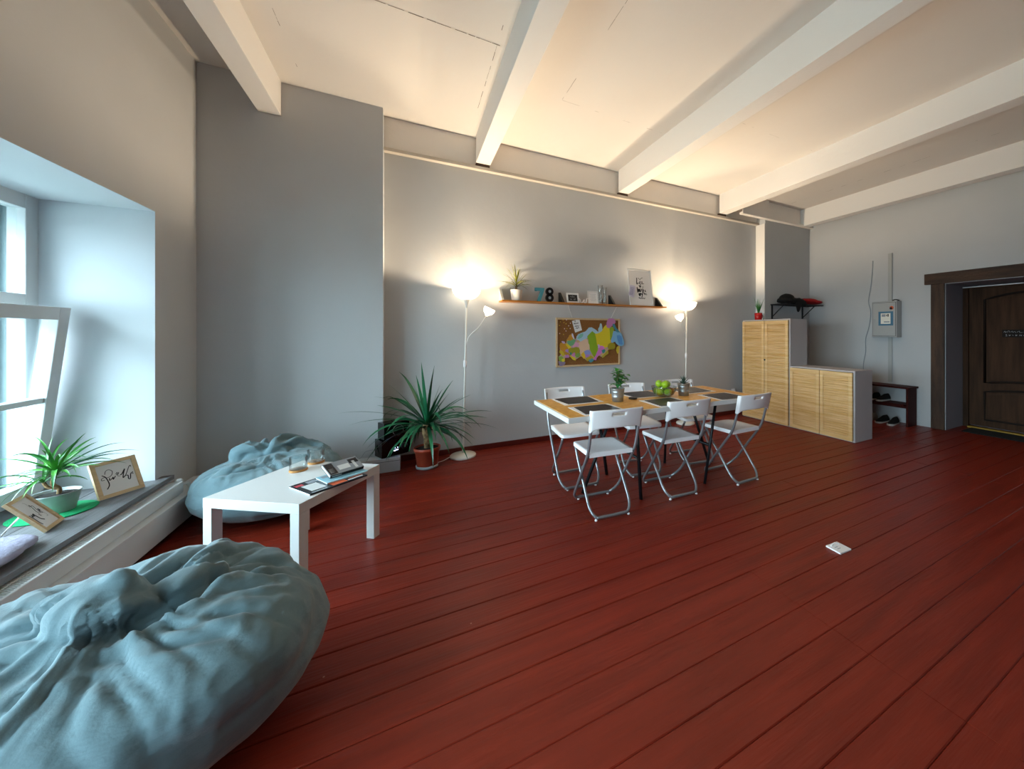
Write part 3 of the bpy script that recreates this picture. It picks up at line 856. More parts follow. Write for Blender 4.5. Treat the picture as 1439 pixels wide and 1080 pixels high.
for i, (x, y, r, lab) in enumerate(chairs):
    c = chair0 if i == 0 else copy_tree(chair0)
    c.location = (x, y, 0); c.rotation_euler = (0, 0, R(r)); c['label'] = lab

# ------------------------------------------------------------------ dining table
TX0, TX1, TY0, TY1, TZ = 0.908, 2.74, 2.155, 2.88, 0.74
dt = thing('dining_table', 'long dining table with yellow chipboard top and white edging', 'table', ((TX0 + TX1) / 2, (TY0 + TY1) / 2, 0))
hx, hy = (TX1 - TX0) / 2, (TY1 - TY0) / 2
b = MB().use('white_lacquer').box((-hx, -hy, TZ - 0.035), (hx, hy, TZ - 0.002), 0.002)
b.build('edging', dt)
MB().use('osb').box((-hx + 0.018, -hy + 0.018, TZ - 0.003), (hx - 0.018, hy - 0.018, TZ)).build('tabletop', dt)
def trestle(name, cx, s, lab):
    t = thing(name, lab, 'trestle', (cx, 2.62, 0), 0 if s < 0 else PI, 'black tripod trestles')
    zt = TZ - 0.036
    MB().use('black_metal').box((-0.02, -0.34, zt - 0.03), (0.02, 0.34, zt), 0.003).build('top_bar', t)
    legs = [((0.0, -0.325, zt - 0.02), (0.08, -0.27, 0)), ((0.0, 0.325, zt - 0.02), (0.08, 0.28, 0)), ((0.0, 0.0, zt - 0.03), (-0.28, 0.03 if s < 0 else -0.03, 0))]
    for a, c in legs:
        a = Vector(a); c = Vector(c)
        mid = (a + c) / 2 + Vector((0.0, 0, 0.0))
        MB().use('black_metal').tube([a, mid, c], 0.016, 4).build('leg', t)
    f = 0.52
    A = Vector(legs[0][0]).lerp(Vector(legs[0][1]), f); B_ = Vector(legs[1][0]).lerp(Vector(legs[1][1]), f); D = Vector(legs[2][0]).lerp(Vector(legs[2][1]), f)
    MB().use('black_metal').tube([A, B_], 0.013, 4).tube([(A + B_) / 2, D], 0.011, 4).build('brace', t)
trestle('trestle', 1.52, -1, 'black tripod trestle under the left half of the dining table')
trestle('trestle', 2.33, 1, 'black tripod trestle under the right half of the dining table')
# placemats
def placemat(x, y, lab, fl):
    t = thing('placemat', lab, 'placemat', (x, y, TZ + 0.0005), 0 if fl else PI, 'black placemats on the dining table')
    MB().use('paper').box((-0.168, -0.148, 0), (0.168, 0.148, 0.0015)).build('white_border', t)
    pts = []
    for k in range(13):
        u = k / 12 * 2 - 1; pts.append((0.150 * u, -0.128 + 0.014 * u * u - 0.008))
    for k in range(1, 12):
        v = k / 12; pts.append((0.150 - 0.02 * v, -0.122 + v * 0.244))
    for k in range(13):
        u = 1 - k / 12 * 2; pts.append((0.130 * u, 0.128 - 0.006 * u * u))
    for k in range(1, 12):
        v = 1 - k / 12; pts.append((-0.150 + 0.02 * v, -0.122 + v * 0.244))
    MB().use('placemat').prism(pts, 0.0016, 0.0045).build('mat', t)
pm = [(1.215, 2.70, 'black placemat at the far left place of the dining table', 0), (1.205, 2.325, 'black placemat at the near left place of the dining table', 1),
      (1.845, 2.695, 'black placemat between the zinc-potted plant and the far middle chair', 0), (1.82, 2.31, 'black placemat at the near middle place, before the fruit bowl', 1),
      (2.40, 2.67, 'black placemat behind the aloe pot at the far right place', 0), (2.43, 2.295, 'black placemat at the near right place of the dining table', 1)]
for p in pm: placemat(*p)
# zinc pots
def zinc_pot(t, r0, r1, h):
    MB().use('zinc').lathe([(0, 0), (r0, 0), (r0 + (r1 - r0) * .32, h * .33), (r0 + (r1 - r0) * .36 + .0015, h * .36), (r0 + (r1 - r0) * .4, h * .4), (r0 + (r1 - r0) * .68, h * .68),
                            (r0 + (r1 - r0) * .72 + .0015, h * .72), (r0 + (r1 - r0) * .76, h * .76), (r1, h - 0.003), (r1 + 0.003, h), (r1, h + 0.002), (r1 - 0.003, h - 0.002), (r1 - 0.006, h - 0.02), (0, h - 0.02)], 32).build('pot', t)
    MB().use('soil').lathe([(r1 - 0.006, h - 0.017), (r1 * .5, h - 0.012), (0, h - 0.010)], 20).build('soil', t)
def leaf(b, base, az, el, L, wd, droop, n=9, twist=0.0, fold=0.25):
    """long strap leaf"""
    p = Vector(base); dirv = Vector((math.cos(az) * math.cos(el), math.sin(az) * math.cos(el), math.sin(el)))
    prev = None; st = L / n
    for i in range(n + 1):
        t = i / n
        side = dirv.cross(Vector((0, 0, 1)))
        side = side.normalized() if side.length > 1e-4 else Vector((1, 0, 0))
        if twist: side = (Matrix.Rotation(twist * t, 3, dirv) @ side)
        nrm = side.cross(dirv).normalized()
        w_ = wd * (0.55 + 0.45 * math.sin(min(1, t * 2.2) * PI / 2)) * max(0.03, (1 - t ** 2.6)) * 0.5
        a = b.bm.verts.new(p - side * w_ + nrm * w_ * fold); c = b.bm.verts.new(p - nrm * w_ * fold * .3); d = b.bm.verts.new(p + side * w_ + nrm * w_ * fold)
        if prev:
            b._f([prev[0], prev[1], c, a], True); b._f([prev[1], prev[2], d, c], True)
        prev = (a, c, d)
        p = p + dirv * st
        dirv = (dirv + Vector((0, 0, -1)) * (droop / n) * (0.4 + 1.4 * t)).normalized()
def oval_leaf(b, base, az, el, L, wd):
    d = Vector((math.cos(az) * math.cos(el), math.sin(az) * math.cos(el), math.sin(el)))
    side = d.cross(Vector((0, 0, 1))).normalized(); up = side.cross(d)
    P = Vector(base); prev = None; n = 6
    for i in range(n + 1):
        t = i / n; w_ = wd * 0.5 * math.sin(PI * min(.97, max(.05, t)) ** 0.85)
        c0 = P + d * (L * t) - up * (0.25 * L * t * t)
        a = b.bm.verts.new(c0 - side * w_ + up * w_ * .3); c = b.bm.verts.new(c0); e = b.bm.verts.new(c0 + side * w_ + up * w_ * .3)
        if prev: b._f([prev[0], prev[1], c, a], True); b._f([prev[1], prev[2], e, c], True)
        prev = (a, c, e)
t = thing('potted_plant', 'leafy green plant in a zinc pot on the dining table', 'potted plant', (1.49, 2.52, TZ + 0.0005))
zinc_pot(t, 0.044, 0.055, 0.105)
b = MB().use('bark'); r = random.Random(5)
b.tube([(0, 0, .09), (0.006, 0, .13), (0.0, .004, .17), (0.01, 0, .215), (0.004, 0, .26)], 0.003, 6)
b.tube([(0.004, 0, .12), (0.03, .0, .16), (0.05, -.005, .19)], 0.0022, 6)
b.build('stem', t)
b = MB().use('leaf_bright', True)
for k in range(42):
    z = 0.115 + 0.15 * (k / 42); az = k * 2.4 + r.uniform(-.3, .3)
    oval_leaf(b, (0.004 + r.uniform(-.008, .008), r.uniform(-.008, .008), z), az, r.uniform(-0.2, 0.7), r.uniform(.05, .085) * (1.15 - k / 90), r.uniform(.028, .042))
for k in range(14):
    az = k * 2.4; oval_leaf(b, (0.045 + r.uniform(-.015, .03), -.003, .165 + r.uniform(0, .05)), az, r.uniform(-.5, .5), .06, .036)
b.build('foliage', t)
t = thing('potted_aloe', 'small spiky aloe in a zinc pot on the dining table', 'potted plant', (2.155, 2.50, TZ + 0.0005))
zinc_pot(t, 0.044, 0.055, 0.105)
b = MB().use('leaf_grey', True)
for k in range(22):
    leaf(b, (0, 0, 0.095), k * 2.4, R(80 - k * 2.6), 0.09 - k * 0.0012, 0.013, 0.15 + k * .02, 6, fold=0.5)
b.build('foliage', t)
o = MB().use('black').lathe([(0, 0), (0.034, 0), (0.036, 0.003), (0.036, 0.010), (0.033, 0.013), (0, 0.0135)], 28).build('round_coaster', loc=(1.655, 2.55, TZ + 0.0005))
tag(o, 'round dark coaster on the dining table beside the leafy plant', 'coaster')
# fruit bowl
FB = (1.965, 2.535)
t = tag(MB().use('bowl_glass').lathe([(0, 0.0), (0.05, 0), (0.056, 0.002), (0.086, 0.02), (0.100, 0.045), (0.107, 0.07), (0.112, 0.085), (0.1115, 0.0858), (0.1095, 0.0855), (0.104, 0.07), (0.097, 0.045), (0.083, 0.022), (0.053, 0.0045), (0, 0.004)], 36).build('fruit_bowl', loc=(*FB, TZ + 0.0005)),
        'clear glass bowl of green apples on the dining table', 'bowl')
def apple(x, y, z, rad, lab, m='apple', cat='apple', name='green_apple', rr=0):
    t = thing(name, lab, cat, (FB[0] + x, FB[1] + y, TZ + z), rr, 'fruit in the glass bowl')
    t.rotation_euler = (rr, rr * .7, rr)
    pf = []
    for k in range(15):
        a = -PI / 2 + PI * k / 14
        rad_ = rad * math.cos(a) * (1 + 0.06 * math.sin(a)); zz = rad * 0.93 * math.sin(a)
        if k == 14: zz = rad * 0.68; rad_ = 0
        if k == 13: zz = rad * 0.80
        if k == 0: zz = -rad * 0.75; rad_ = 0
        pf.append((rad_, zz))
    MB().use(m).lathe(pf, 20).build('flesh' if cat != 'apple' else 'skin', t)
    MB().use('bark').tube([(0, 0, rad * .66), (0.002, 0, rad * .95), (0.005, 0, rad * 1.1)], 0.0014, 6).build('stalk', t)
def ring(a, rr): return (math.cos(R(a)) * rr, math.sin(R(a)) * rr)
ap = [(*ring(52, .058), .045, 'green apple at the back right of the glass bowl'), (*ring(124, .058), .045, 'green apple at the back left of the glass bowl'), (*ring(196, .058), .045, 'green apple at the left rim of the glass bowl'),
      (*ring(268, .058), .045, 'green apple at the front of the glass bowl, lowest in view'), (*ring(16, .040), .103, 'green apple on top of the heap beside the brown fruit'), (*ring(136, .040), .108, 'green apple highest at the back of the heap'),
      (*ring(250, .040), .108, 'green apple on top at the front of the heap')]
for i, (x, y, z, lab) in enumerate(ap): apple(x, y, z, 0.034, lab, rr=i * 1.3 % 1.1 - .5)
apple(*ring(-20, .058), .045, 0.0335, 'brown fruit at the right of the glass bowl', 'kiwi', 'fruit', 'brown_fruit', 0.4)

# ------------------------------------------------------------------ floor lamps
def bowl_shade(b, R0, h, mtx=None):
    pf = [(0.03, 0)]
    for k in range(1, 9):
        a = k / 8 * PI / 2
        pf.append((0.03 + (R0 - 0.03) * math.sin(a) ** 0.9, h * (1 - math.cos(a)) ** 0.85))
    inn = [(r_ - 0.004 if r_ > .03 else r_, z + 0.004) for r_, z in pf][::-1]
    inn[0] = (R0 - 0.004, h)
    b.lathe(pf + inn, 36, mtx)
    return b
def floor_lamp(x, y, H, lean, arm, lab, pw):
    t = thing('floor_lamp', lab, 'floor lamp', (x, y, 0), 0, 'white uplighter floor lamps')
    MB().use('white_metal').lathe([(0, 0), (0.128, 0), (0.13, 0.004), (0.13, 0.016), (0.122, 0.024), (0.03, 0.032), (0.018, 0.04), (0, 0.042)], 40).build('base', t)
    zt = H - 0.115
    top = Vector((lean, 0, zt - 0.06))
    MB().use('white_metal').tube([(0, 0, 0.03), top * 0.33, top * .66, top], 0.0095, 12).build('pole', t)
    zj = 0.97
    jx = lean * zj / zt
    MB().use('white_plastic').lathe([(0.0096, 0), (0.016, 0.004), (0.018, 0.03), (0.018, 0.06), (0.012, 0.075), (0.0096, 0.078)], 16, Matrix.Translation((jx, 0, zj - 0.04))).build('switch', t)
    MB().use('white_metal').lathe([(0.0096, -0.09), (0.014, -0.06), (0.024, -0.02), (0.038, 0.002), (0.034, 0.006), (0, 0.006)], 24, Matrix.Translation((lean, 0, zt))).build('cone', t)
    bowl_shade(MB().use('shade', True), 0.1425, 0.115, Matrix.Translation((lean, 0, zt))).build('lamp_shade', t)
    MB().use('bulb', True).lathe([(0, 0.0), (0.015, 0.002), (0.02, 0.02), (0.02, 0.035), (0.012, 0.05), (0, 0.055)], 16, Matrix.Translation((lean, 0, zt + 0.012))).build('bulb', t)
    # reading arm
    a0 = Vector((lean * arm[3] / (zt - .06), 0, arm[3]))
    e = Vector((arm[0], arm[1], arm[2]))
    P = [a0, a0.lerp(e, .3) + Vector((-arm[0] * .12, 0, .01)), a0.lerp(e, .65) + Vector((-arm[0] * .02, 0, -0.01)), e]
    d = (e - (a0.lerp(e, .65))).normalized()
    MB().use('white_metal').tube(smooth_path(P, 5), 0.0055, 8).build('reading_arm', t)
    sh = Vector((d.x * 0.9, d.y * .9, 1.0)).normalized()
    rm = sh.to_track_quat('Z', 'Y').to_matrix().to_4x4(); rm.translation = e
    pf = [(0.012, -0.012), (0.02, 0), (0.045, 0.02), (0.058, 0.05), (0.06, 0.075), (0.056, 0.075), (0.05, 0.05), (0.038, 0.024), (0.014, 0.008)]
    MB().use('shade').lathe(pf, 24, rm).build('reading_shade', t)
    # cable with inline switch
    def pl(nm, loc, P_, rad):
        l = bpy.data.lights.new(nm, 'POINT'); l.energy = P_; l.color = (1.0, 0.79, 0.54); l.shadow_soft_size = rad
        l.use_nodes = True; tt = l.node_tree; em = tt.nodes.get('Emission') or tt.nodes.new('ShaderNodeEmission')
        lf = tt.nodes.new('ShaderNodeLightFalloff'); lf.inputs['Strength'].default_value = 1.0; lf.inputs['Smooth'].default_value = 0.6
        tt.links.new(lf.outputs['Quadratic'], em.inputs['Strength'])
        ob = bpy.data.objects.new(nm, l); ob.location = loc; C.objects.link(ob); ob.parent = t
    pl('lamp_light', (lean, 0, zt + 0.083), pw, 0.02)
    pl('reading_light', e + sh * 0.045, READ, 0.02)
    return t
floor_lamp(0.50, 4.02, 1.757, 0.035, (0.235, -0.04, 1.485, 1.14), 'white floor lamp beside the spiky potted plant, its reading arm bent right', LAMP)
floor_lamp(3.50, 4.02, 1.728, 0.02, (-0.115, -0.03, 1.47, 1.20), 'white floor lamp right of the shelf, its reading arm bent left', LAMP * 1.3)
o = MB().use('white_plastic').tube(smooth_path([(0.38, 4.03, 0.012), (0.30, 3.95, 0.008), (0.24, 3.93, 0.008), (0.18, 4.0, 0.008), (0.1, 4.1, 0.008)], 5), 0.003, 6).build('lamp_cable')
tag(o, 'thin white cable running from the left lamp base behind the pot', 'cable')

# ------------------------------------------------------------------ big spiky plant
t = thing('potted_yucca', 'large spiky dark green plant in a terracotta pot on the floor', 'potted plant', (0.155, 3.86, 0))
MB().use('saucer').lathe([(0, 0), (0.088, 0), (0.097, 0.004), (0.10, 0.03), (0.094, 0.03), (0.09, 0.008), (0, 0.008)], 32).build('saucer', t)
MB().use('terracotta').lathe([(0, 0.009), (0.085, 0.009), (0.090, 0.02), (0.108, 0.165), (0.116, 0.166), (0.119, 0.196), (0.112, 0.2), (0.108, 0.19), (0.105, 0.178), (0, 0.178)], 36).build('pot', t)
MB().use('soil').lathe([(0.106, 0.180), (0.05, 0.188), (0, 0.186)], 24).build('soil', t)
b = MB().use('bark')
b.tube([(0.0, 0, .175), (0.004, 0, .23), (0.0, 0, .29), (-0.008, 0, .35), (-0.004, 0, .42)], 0.03, 12, rs=[.030, .029, .034, .042, .034])
r = random.Random(11)
for k in range(70):
    az = r.uniform(0, 2 * PI); z = r.uniform(.24, .41)
    leaf(b, (math.cos(az) * .02, math.sin(az) * .02, z), az, R(-50), r.uniform(.02, .05), .012, .6, 3)
b.build('trunk', t)
b = MB().use('leaf_dark', True)
# (screen-plane angle, length) pairs seen in the photo, plus random depth
vx = Vector((math.cos(-math.atan(265 / 510)), math.sin(-math.atan(265 / 510)), 0)); vy = Vector((-vx.y, vx.x, 0))
spec = [(118, .68, .9), (128, .60, .5), (108, .52, .3), (92, .58, .2), (86, .50, .15), (80, .62, .8), (70, .52, .5), (60, .56, .5), (52, .60, .3), (45, .62, .5), (40, .50, .4), (33, .60, .5), (25, .66, .7),
        (18, .60, .6), (8, .64, .7), (2, .5, .9), (145, .66, .6), (155, .72, .6), (165, .62, .6), (172, .58, .9), (178, .56, 1.2), (138, .5, .5), (190, .5, 1.3), (-12, .5, 1.0), (112, .36, 1.2), (75, .4, .2), (98, .42, .3)]
for k, (ang, L, dr) in enumerate(spec):
    a = R(ang); dep = r.uniform(-.55, .35)
    d = vx * math.cos(a) + Vector((0, 0, 1)) * math.sin(a) + vy * dep
    d.normalize()
    leaf(b, Vector((-.004, 0, .40 + r.uniform(-.02, .03))), math.atan2(d.y, d.x), math.asin(d.z), L * r.uniform(.93, 1.05), r.uniform(.030, .042), dr * .9, 12, r.uniform(-.8, .8), 0.2)
for k in range(46):   # drooping lower rows
    az = k * 2.399 + r.uniform(-.2, .2)
    leaf(b, (0, 0, .385 + r.uniform(-.03, .02)), az, R(r.uniform(-5, 50)), r.uniform(.38, .62), r.uniform(.032, .044), r.uniform(1.2, 2.2), 12, r.uniform(-.8, .8), 0.2)
for v in b.bm.verts:
    lim = 0.30 if v.co.x > -0.36 else 0.12
    if v.co.y > lim: v.co.y = lim - 0.003 * abs(v.co.y - lim)
b.build('foliage', t)

# ------------------------------------------------------------------ audio units on the ledge
au = R(27)
def audio(name, z, w_, d_, h, dx, lab, lit):
    t = thing(name, lab, 'audio unit', (-0.222 + dx, 3.872, z), au)
    MB().use('black_gloss').box((0, 0, 0.004), (w_, d_, h), 0.004).build('casing', t)
    for (x, y) in ((.03, .02), (w_ - .03, .02), (.03, d_ - .02), (w_ - .03, d_ - .02)):
        MB().use('black').lathe([(0, 0), (.01, 0), (.01, .0045), (0, .0045)], 10, Matrix.Translation((x, y, 0))).build('foot', t)
    if lit:
        b = MB().use('led').box((.115, -.0012, .072), (.121, -.0002, .078)).box((.137, -.0012, .074), (.143, -.0002, .080)).box((.105, -.0012, .048), (.122, -.0002, .057)).box((.126, -.0012, .052), (.145, -.0002, .062))
        b.build('display', t)
        MB().use('black').lathe([(0, 0), (.03, 0), (.032, .008), (.024, .014), (0, .014)], 28, Matrix.Translation((.20, -.001, .08)) @ Matrix.Rotation(PI / 2, 4, 'X')).build('dial', t)
    else:
        mt = Matrix.Translation((.125, 0, h / 2)) @ Matrix.Rotation(PI / 2, 4, 'X')
        MB().use('box_grey').lathe([(.050, -.001), (.050, .002), (.048, .003), (.047, -.001)], 36, mt).build('trim_ring', t)
        MB().use('black').lathe([(.047, .0005), (.03, .003), (.012, .008), (0, .009)], 32, mt).build('speaker_cone', t)
audio('audio_player', 0.129, 0.26, 0.145, 0.165, 0.0, 'glossy black audio unit with lit display, on the white ledge', True)
audio('audio_speaker', 0.2945, 0.23, 0.13, 0.155, 0.018, 'glossy black speaker box stacked on the audio unit', False)
o = MB().use('mag_grey').tube(smooth_path([(-0.30, 3.975, 0.2), (-0.36, 3.97, 0.19), (-0.39, 3.95, 0.15), (-0.43, 3.94, 0.134), (-0.5, 3.96, 0.134), (-0.47, 3.93, 0.133), (-.40, 3.92, .133)], 5), 0.0022, 6).build('audio_cable')
tag(o, 'thin tangled cable on the ledge left of the audio unit', 'cable')

# ------------------------------------------------------------------ shelf and what stands on it
SX0, SX1, SZ = 0.90, 3.15, 1.655
SY = 4.0
sh = thing('wall_shelf', 'long thin orange wooden shelf on the back wall', 'shelf', ((SX0 + SX1) / 2, YB, SZ))
L2 = (SX1 - SX0) / 2
MB().use('orange_wood').box((-L2, -0.17, -0.018), (L2, -0.004, 0), 0.002).build('board', sh)
for xb in (-L2 + 0.015, 1.635 - 2.025, 2.335 - 2.025, L2 - 0.06):
    b = MB().use('black_metal' if xb > -L2 + .1 else 'white_metal')
    b.prism([(0, 0), (0, 0.13), (-0.02, 0.13), (-0.15, 0.0)], -0.0125, 0.0125, Matrix.Translation((xb, -0.001, 0.0)) @ Matrix(((0, 0, 1, 0), (1, 0, 0, 0), (0, 1, 0, 0), (0, 0, 0, 1))))
    b.build('bracket', sh)
Z = SZ + 0.0005
t = thing('potted_dracaena', 'small thin-leaved plant in a white pot at the left end of the shelf', 'potted plant', (1.075, SY + 0.06, Z))
MB().use('pot_white').lathe([(0, 0), (0.052, 0), (0.054, 0.003), (0.068, 0.118), (0.070, 0.12), (0.066, 0.12), (0.064, 0.10), (0, 0.10)], 32).build('pot', t)
MB().use('soil').lathe([(.064, .102), (0, .106)], 20).build('soil', t)
MB().use('bark').tube([(0, 0, .1), (.003, 0, .15), (0, 0, .19)], 0.008, 8).tube([(-.012, 0, .1), (-.01, 0, .16)], 0.006, 8).build('trunk', t)
b = MB().use('leaf_warm', True); r = random.Random(21)
for k in range(44):
    leaf(b, (0, 0, .17 + r.uniform(-.02, .03)), k * 2.399, R(r.uniform(5, 80)), r.uniform(.14, .25), r.uniform(.009, .014), r.uniform(.3, 1.2), 7, r.uniform(-1, 1))
leaf(b, (-.03, -.02, .12), R(200), R(60), .02, .01, .5, 4)
leaf(b, (-.01, -.01, .17), R(190), R(20), .15, .014, 2.6, 8)
for v in b.bm.verts:
    if v.co.y > 0.102: v.co.y = 0.102
b.build('foliage', t)
# big number 7 and 8
def wallm(x, y, z):       # local x right, y up, z out towards the room (-y world)
    return Matrix(((1, 0, 0, x), (0, 0, -1, y), (0, 1, 0, z), (0, 0, 0, 1)))
t = MB().use('teal').prism([(-.055, .16), (-.055, .125), (-.035, .118), (-.035, .125), (.012, .125), (-.03, 0), (.008, 0), (.055, .135), (.055, .16)], 0, 0.03, wallm(1.345, SY + 0.075, Z)).build('number_seven')
tag(t, 'teal standing number 7 on the shelf', 'number sign')
t = thing('number_eight', 'black standing number 8 on the shelf, right of the teal 7', 'number sign', (1.462, SY + 0.06, Z))
b = MB().use('black')
ri = Matrix(((1, 0, 0, 0), (0, 0, -1, 0), (0, 1, 0, 0), (0, 0, 0, 1)))
for cz, R0 in ((.044, .049), (.119, .046)):
    b.lathe([(.017, 0), (R0, 0), (R0, .03), (.017, .03), (.017, 0)], 28, Matrix.Translation((0, 0, cz + .003)) @ ri, smooth=False)
b.build('number_body', t)
b = MB().use('saucer')
for cz in (.047, .122): b.lathe([(0, .002), (.0168, .002), (.0168, .026), (0, .026)], 18, Matrix.Translation((0, 0, cz)) @ ri, smooth=False)
b.build('centre_disc', t)

def picture(name, lab, cat, w_, h, mtx, border, fm, pm_, depth=0.012, strokes=(), inkm='ink', group=None, inner=None, mats_=None):
    """framed picture; local x right, y up, z out; origin = bottom centre"""
    t = thing(name, lab, cat, group=group)
    t.matrix_world = mtx
    b = MB().use(fm)
    I = Matrix.Identity(4)
    b.box((-w_ / 2, 0, 0), (-w_ / 2 + border, h, depth), 0.001).box((w_ / 2 - border, 0, 0), (w_ / 2, h, depth), 0.001)
    b.box((-w_ / 2 + border, 0, 0), (w_ / 2 - border, border, depth), 0.001).box((-w_ / 2 + border, h - border, 0), (w_ / 2 - border, h, depth), 0.001)
    b.build('frame', t)
    p = MB().use(pm_).box((-w_ / 2 + border, border, 0.001), (w_ / 2 - border, h - border, depth * .5)).build('picture_sheet', t)
    if strokes:
        b = MB().use(inkm)
        for pts, wd in strokes: b.ribbon(pts, wd, I, z=depth * .5 + 0.0004)
        b.build('lettering', p)
    return t
def lean(x, y, z, ang, rz=0):
    """stands on z, leans back towards +y by ang degrees, turned rz"""
    return Matrix.Translation((x, y, z)) @ Matrix.Rotation(R(rz), 4, 'Z') @ Matrix.Rotation(R(90 - ang), 4, 'X')
def txt_strokes(cx, cy, w_, h, seed, n):
    """cursive-looking word of n loops"""
    r = random.Random(seed); P = []
    for i in range(n):
        x0 = cx - w_ / 2 + w_ * i / n
        hh = h * r.choice([.55, .6, 1.0, .6])
        P += [(x0, cy), (x0 + w_ / n * .45, cy + hh), (x0 + w_ / n * .25, cy + hh * .95), (x0 + w_ / n * .3, cy + .05 * h)]
    P.append((cx + w_ / 2, cy + .1 * h))
    return P
# chalk sign
st = [(txt_strokes(0, .075, .06, .016, 1, 5), .0018), (txt_strokes(-.022, .042, .022, .018, 2, 2), .0022), (txt_strokes(.024, .042, .026, .018, 3, 3), .0022)]
picture('picture_frame', 'small white frame around a black chalk sign on the shelf', 'picture frame', 0.165, 0.125, lean(1.775, SY + 0.07, Z, 14), 0.02, 'white_lacquer', 'black', strokes=st, inkm='chalk', group='small picture frames on the shelf')
# second small frame
st = []
for k in range(6): st.append((txt_strokes(0, .122 - k * .017, .085 - (k % 2) * .02, .008, 10 + k, 8), .0012))
picture('picture_frame', 'small white frame with faint writing beside the glass vases', 'picture frame', 0.145, 0.165, lean(2.05, SY + 0.065, Z, 12), 0.010, 'white_lacquer', 'paper', strokes=st, inkm='mag_grey', group='small picture frames on the shelf')
# white wire ornament
b = MB().use('white_plastic')
b.tube(smooth_path([(-.075, 0, .045), (-.05, 0, .05), (-.035, 0, .012), (-.02, 0, .006), (0.0, 0, .03), (.012, 0, .045), (.01, 0, .012), (.03, 0, .006), (.04, 0, .03), (.045, 0, .058), (.07, 0, .062)], 4), 0.0055, 8)
o = b.build('letter_ornament', loc=(1.905, SY + 0.05, Z)); tag(o, 'small white curly letter ornament between the two small frames', 'ornament')
# glass vases
for x, y, h, rr, lab in ((2.145, SY + 0.06, 0.235, 0.034, 'tall narrow clear glass vase nearer the small frame'), (2.225, SY + 0.09, 0.215, 0.03, 'tall narrow clear glass vase nearer the bracket')):
    o = MB().use('bowl_glass').lathe([(0, 0), (rr * .8, 0), (rr, .01), (rr * .85, h * .3), (rr * .6, h * .5), (rr * .75, h * .8), (rr, h), (rr - .002, h), (rr * .75 - .002, h * .8), (rr * .6 - .002, h * .5), (rr * .85 - .002, h * .3), (rr - .003, .014), (0, .012)], 28).build('glass_vase', loc=(x, y, Z))
    tag(o, lab, 'vase', 'glass vases on the shelf')
# large poster frame
PW, PH = 0.375, 0.50
def pp(s, t_): return ((s - 0.5) * PW, t_ * PH)      # 0..1 coordinates on the poster
st = []
def S(pts, wd): st.append(([pp(*p) for p in pts], wd))
S([(.36, .76), (.36, .70), (.345, .64), (.36, .60)], .013); S([(.42, .76), (.50, .72), (.56, .76), (.62, .77)], .006)
S([(.33, .62), (.36, .58), (.40, .62), (.44, .60)], .008); S([(.46, .60), (.50, .68), (.49, .60), (.53, .58)], .009); S([(.56, .60), (.60, .64), (.57, .67), (.56, .60), (.66, .61)], .007)
S([(.44, .57), (.47, .50), (.50, .57), (.51, .50)], .010); S([(.56, .55), (.60, .48), (.63, .55)], .004)
S([(.35, .50), (.37, .36), (.40, .45), (.43, .38), (.44, .46)], .016); S([(.46, .46), (.48, .38), (.53, .44), (.50, .46)], .012); S([(.58, .47), (.58, .34), (.62, .44), (.58, .42)], .010); S([(.66, .42), (.70, .43), (.67, .39), (.73, .40)], .008)
S([(.40, .33), (.44, .27), (.48, .33), (.42, .31), (.46, .26)], .018); S([(.51, .34), (.54, .30), (.57, .34), (.52, .22)], .012); S([(.62, .35), (.66, .30), (.64, .36), (.70, .31)], .007); S([(.73, .36), (.70, .31), (.76, .31)], .007)
S([(.38, .22), (.41, .20), (.43, .22), (.46, .19), (.50, .21), (.53, .19), (.58, .21), (.62, .19), (.66, .22)], .008)
picture('poster_frame', 'large white frame with brush-lettered poster leaning on the shelf', 'picture frame', PW, PH, lean(2.765, SY + 0.045, Z, 8), 0.018, 'white_lacquer', 'paper', 0.018, st, 'ink')
tm = lean(2.572, SY + 0.004, Z + 0.12, 6) @ Matrix.Rotation(R(-14), 4, 'Z')
t = thing('gift_tag', 'small lilac paper tag hanging on the corner of the large poster frame', 'tag'); t.matrix_world = tm
p = MB().use('paper_lilac').prism([(-.042, .0), (.03, -.015), (.045, .0), (.045, .135), (.03, .15), (-.042, .14)], 0, .0015).build('card', t)
b = MB().use('ink_blue')
for k in range(6): b.ribbon(txt_strokes(0, .018 + k * .018, .055, .012, 30 + k, 5), .0025, Matrix.Identity(4), z=.0019)
b.build('lettering', p)

# ------------------------------------------------------------------ cork board
CX0, CX1, CZ0, CZ1 = 1.585, 2.49, 0.872, 1.478
CW, CH = CX1 - CX0, CZ1 - CZ0
cb = thing('cork_board', 'wood-framed cork board hanging on the back wall below the shelf', 'cork board', ((CX0 + CX1) / 2, YB - 0.004, CZ0))
mI = Matrix(((1, 0, 0, 0), (0, 0, -1, 0), (0, 1, 0, 0), (0, 0, 0, 1)))
b = MB().use('birch')
fr = 0.022
b.box((-CW / 2, -0.022, 0), (-CW / 2 + fr, 0, CH), .002).box((CW / 2 - fr, -0.022, 0), (CW / 2, 0, CH), .002).box((-CW / 2 + fr, -0.022, 0), (CW / 2 - fr, 0, fr), .002).box((-CW / 2 + fr, -0.022, CH - fr), (CW / 2 - fr, 0, CH), .002)
b.build('frame', cb)
MB().use('cork').box((-CW / 2 + fr, -0.012, fr), (CW / 2 - fr, -0.002, CH - fr)).build('cork_sheet', cb)
# two hanging strings from the shelf brackets
b = MB().use('white_plastic')
b.tube([(1.745 - 2.0375, -0.01, SZ - 0.02 - CZ0), (1.80 - 2.0375, -0.012, CH)], 0.002, 6).tube([(2.44 - 2.0375, -0.01, SZ - 0.02 - CZ0), (2.35 - 2.0375, -0.012, CH)], 0.002, 6)
b.build('string', cb)
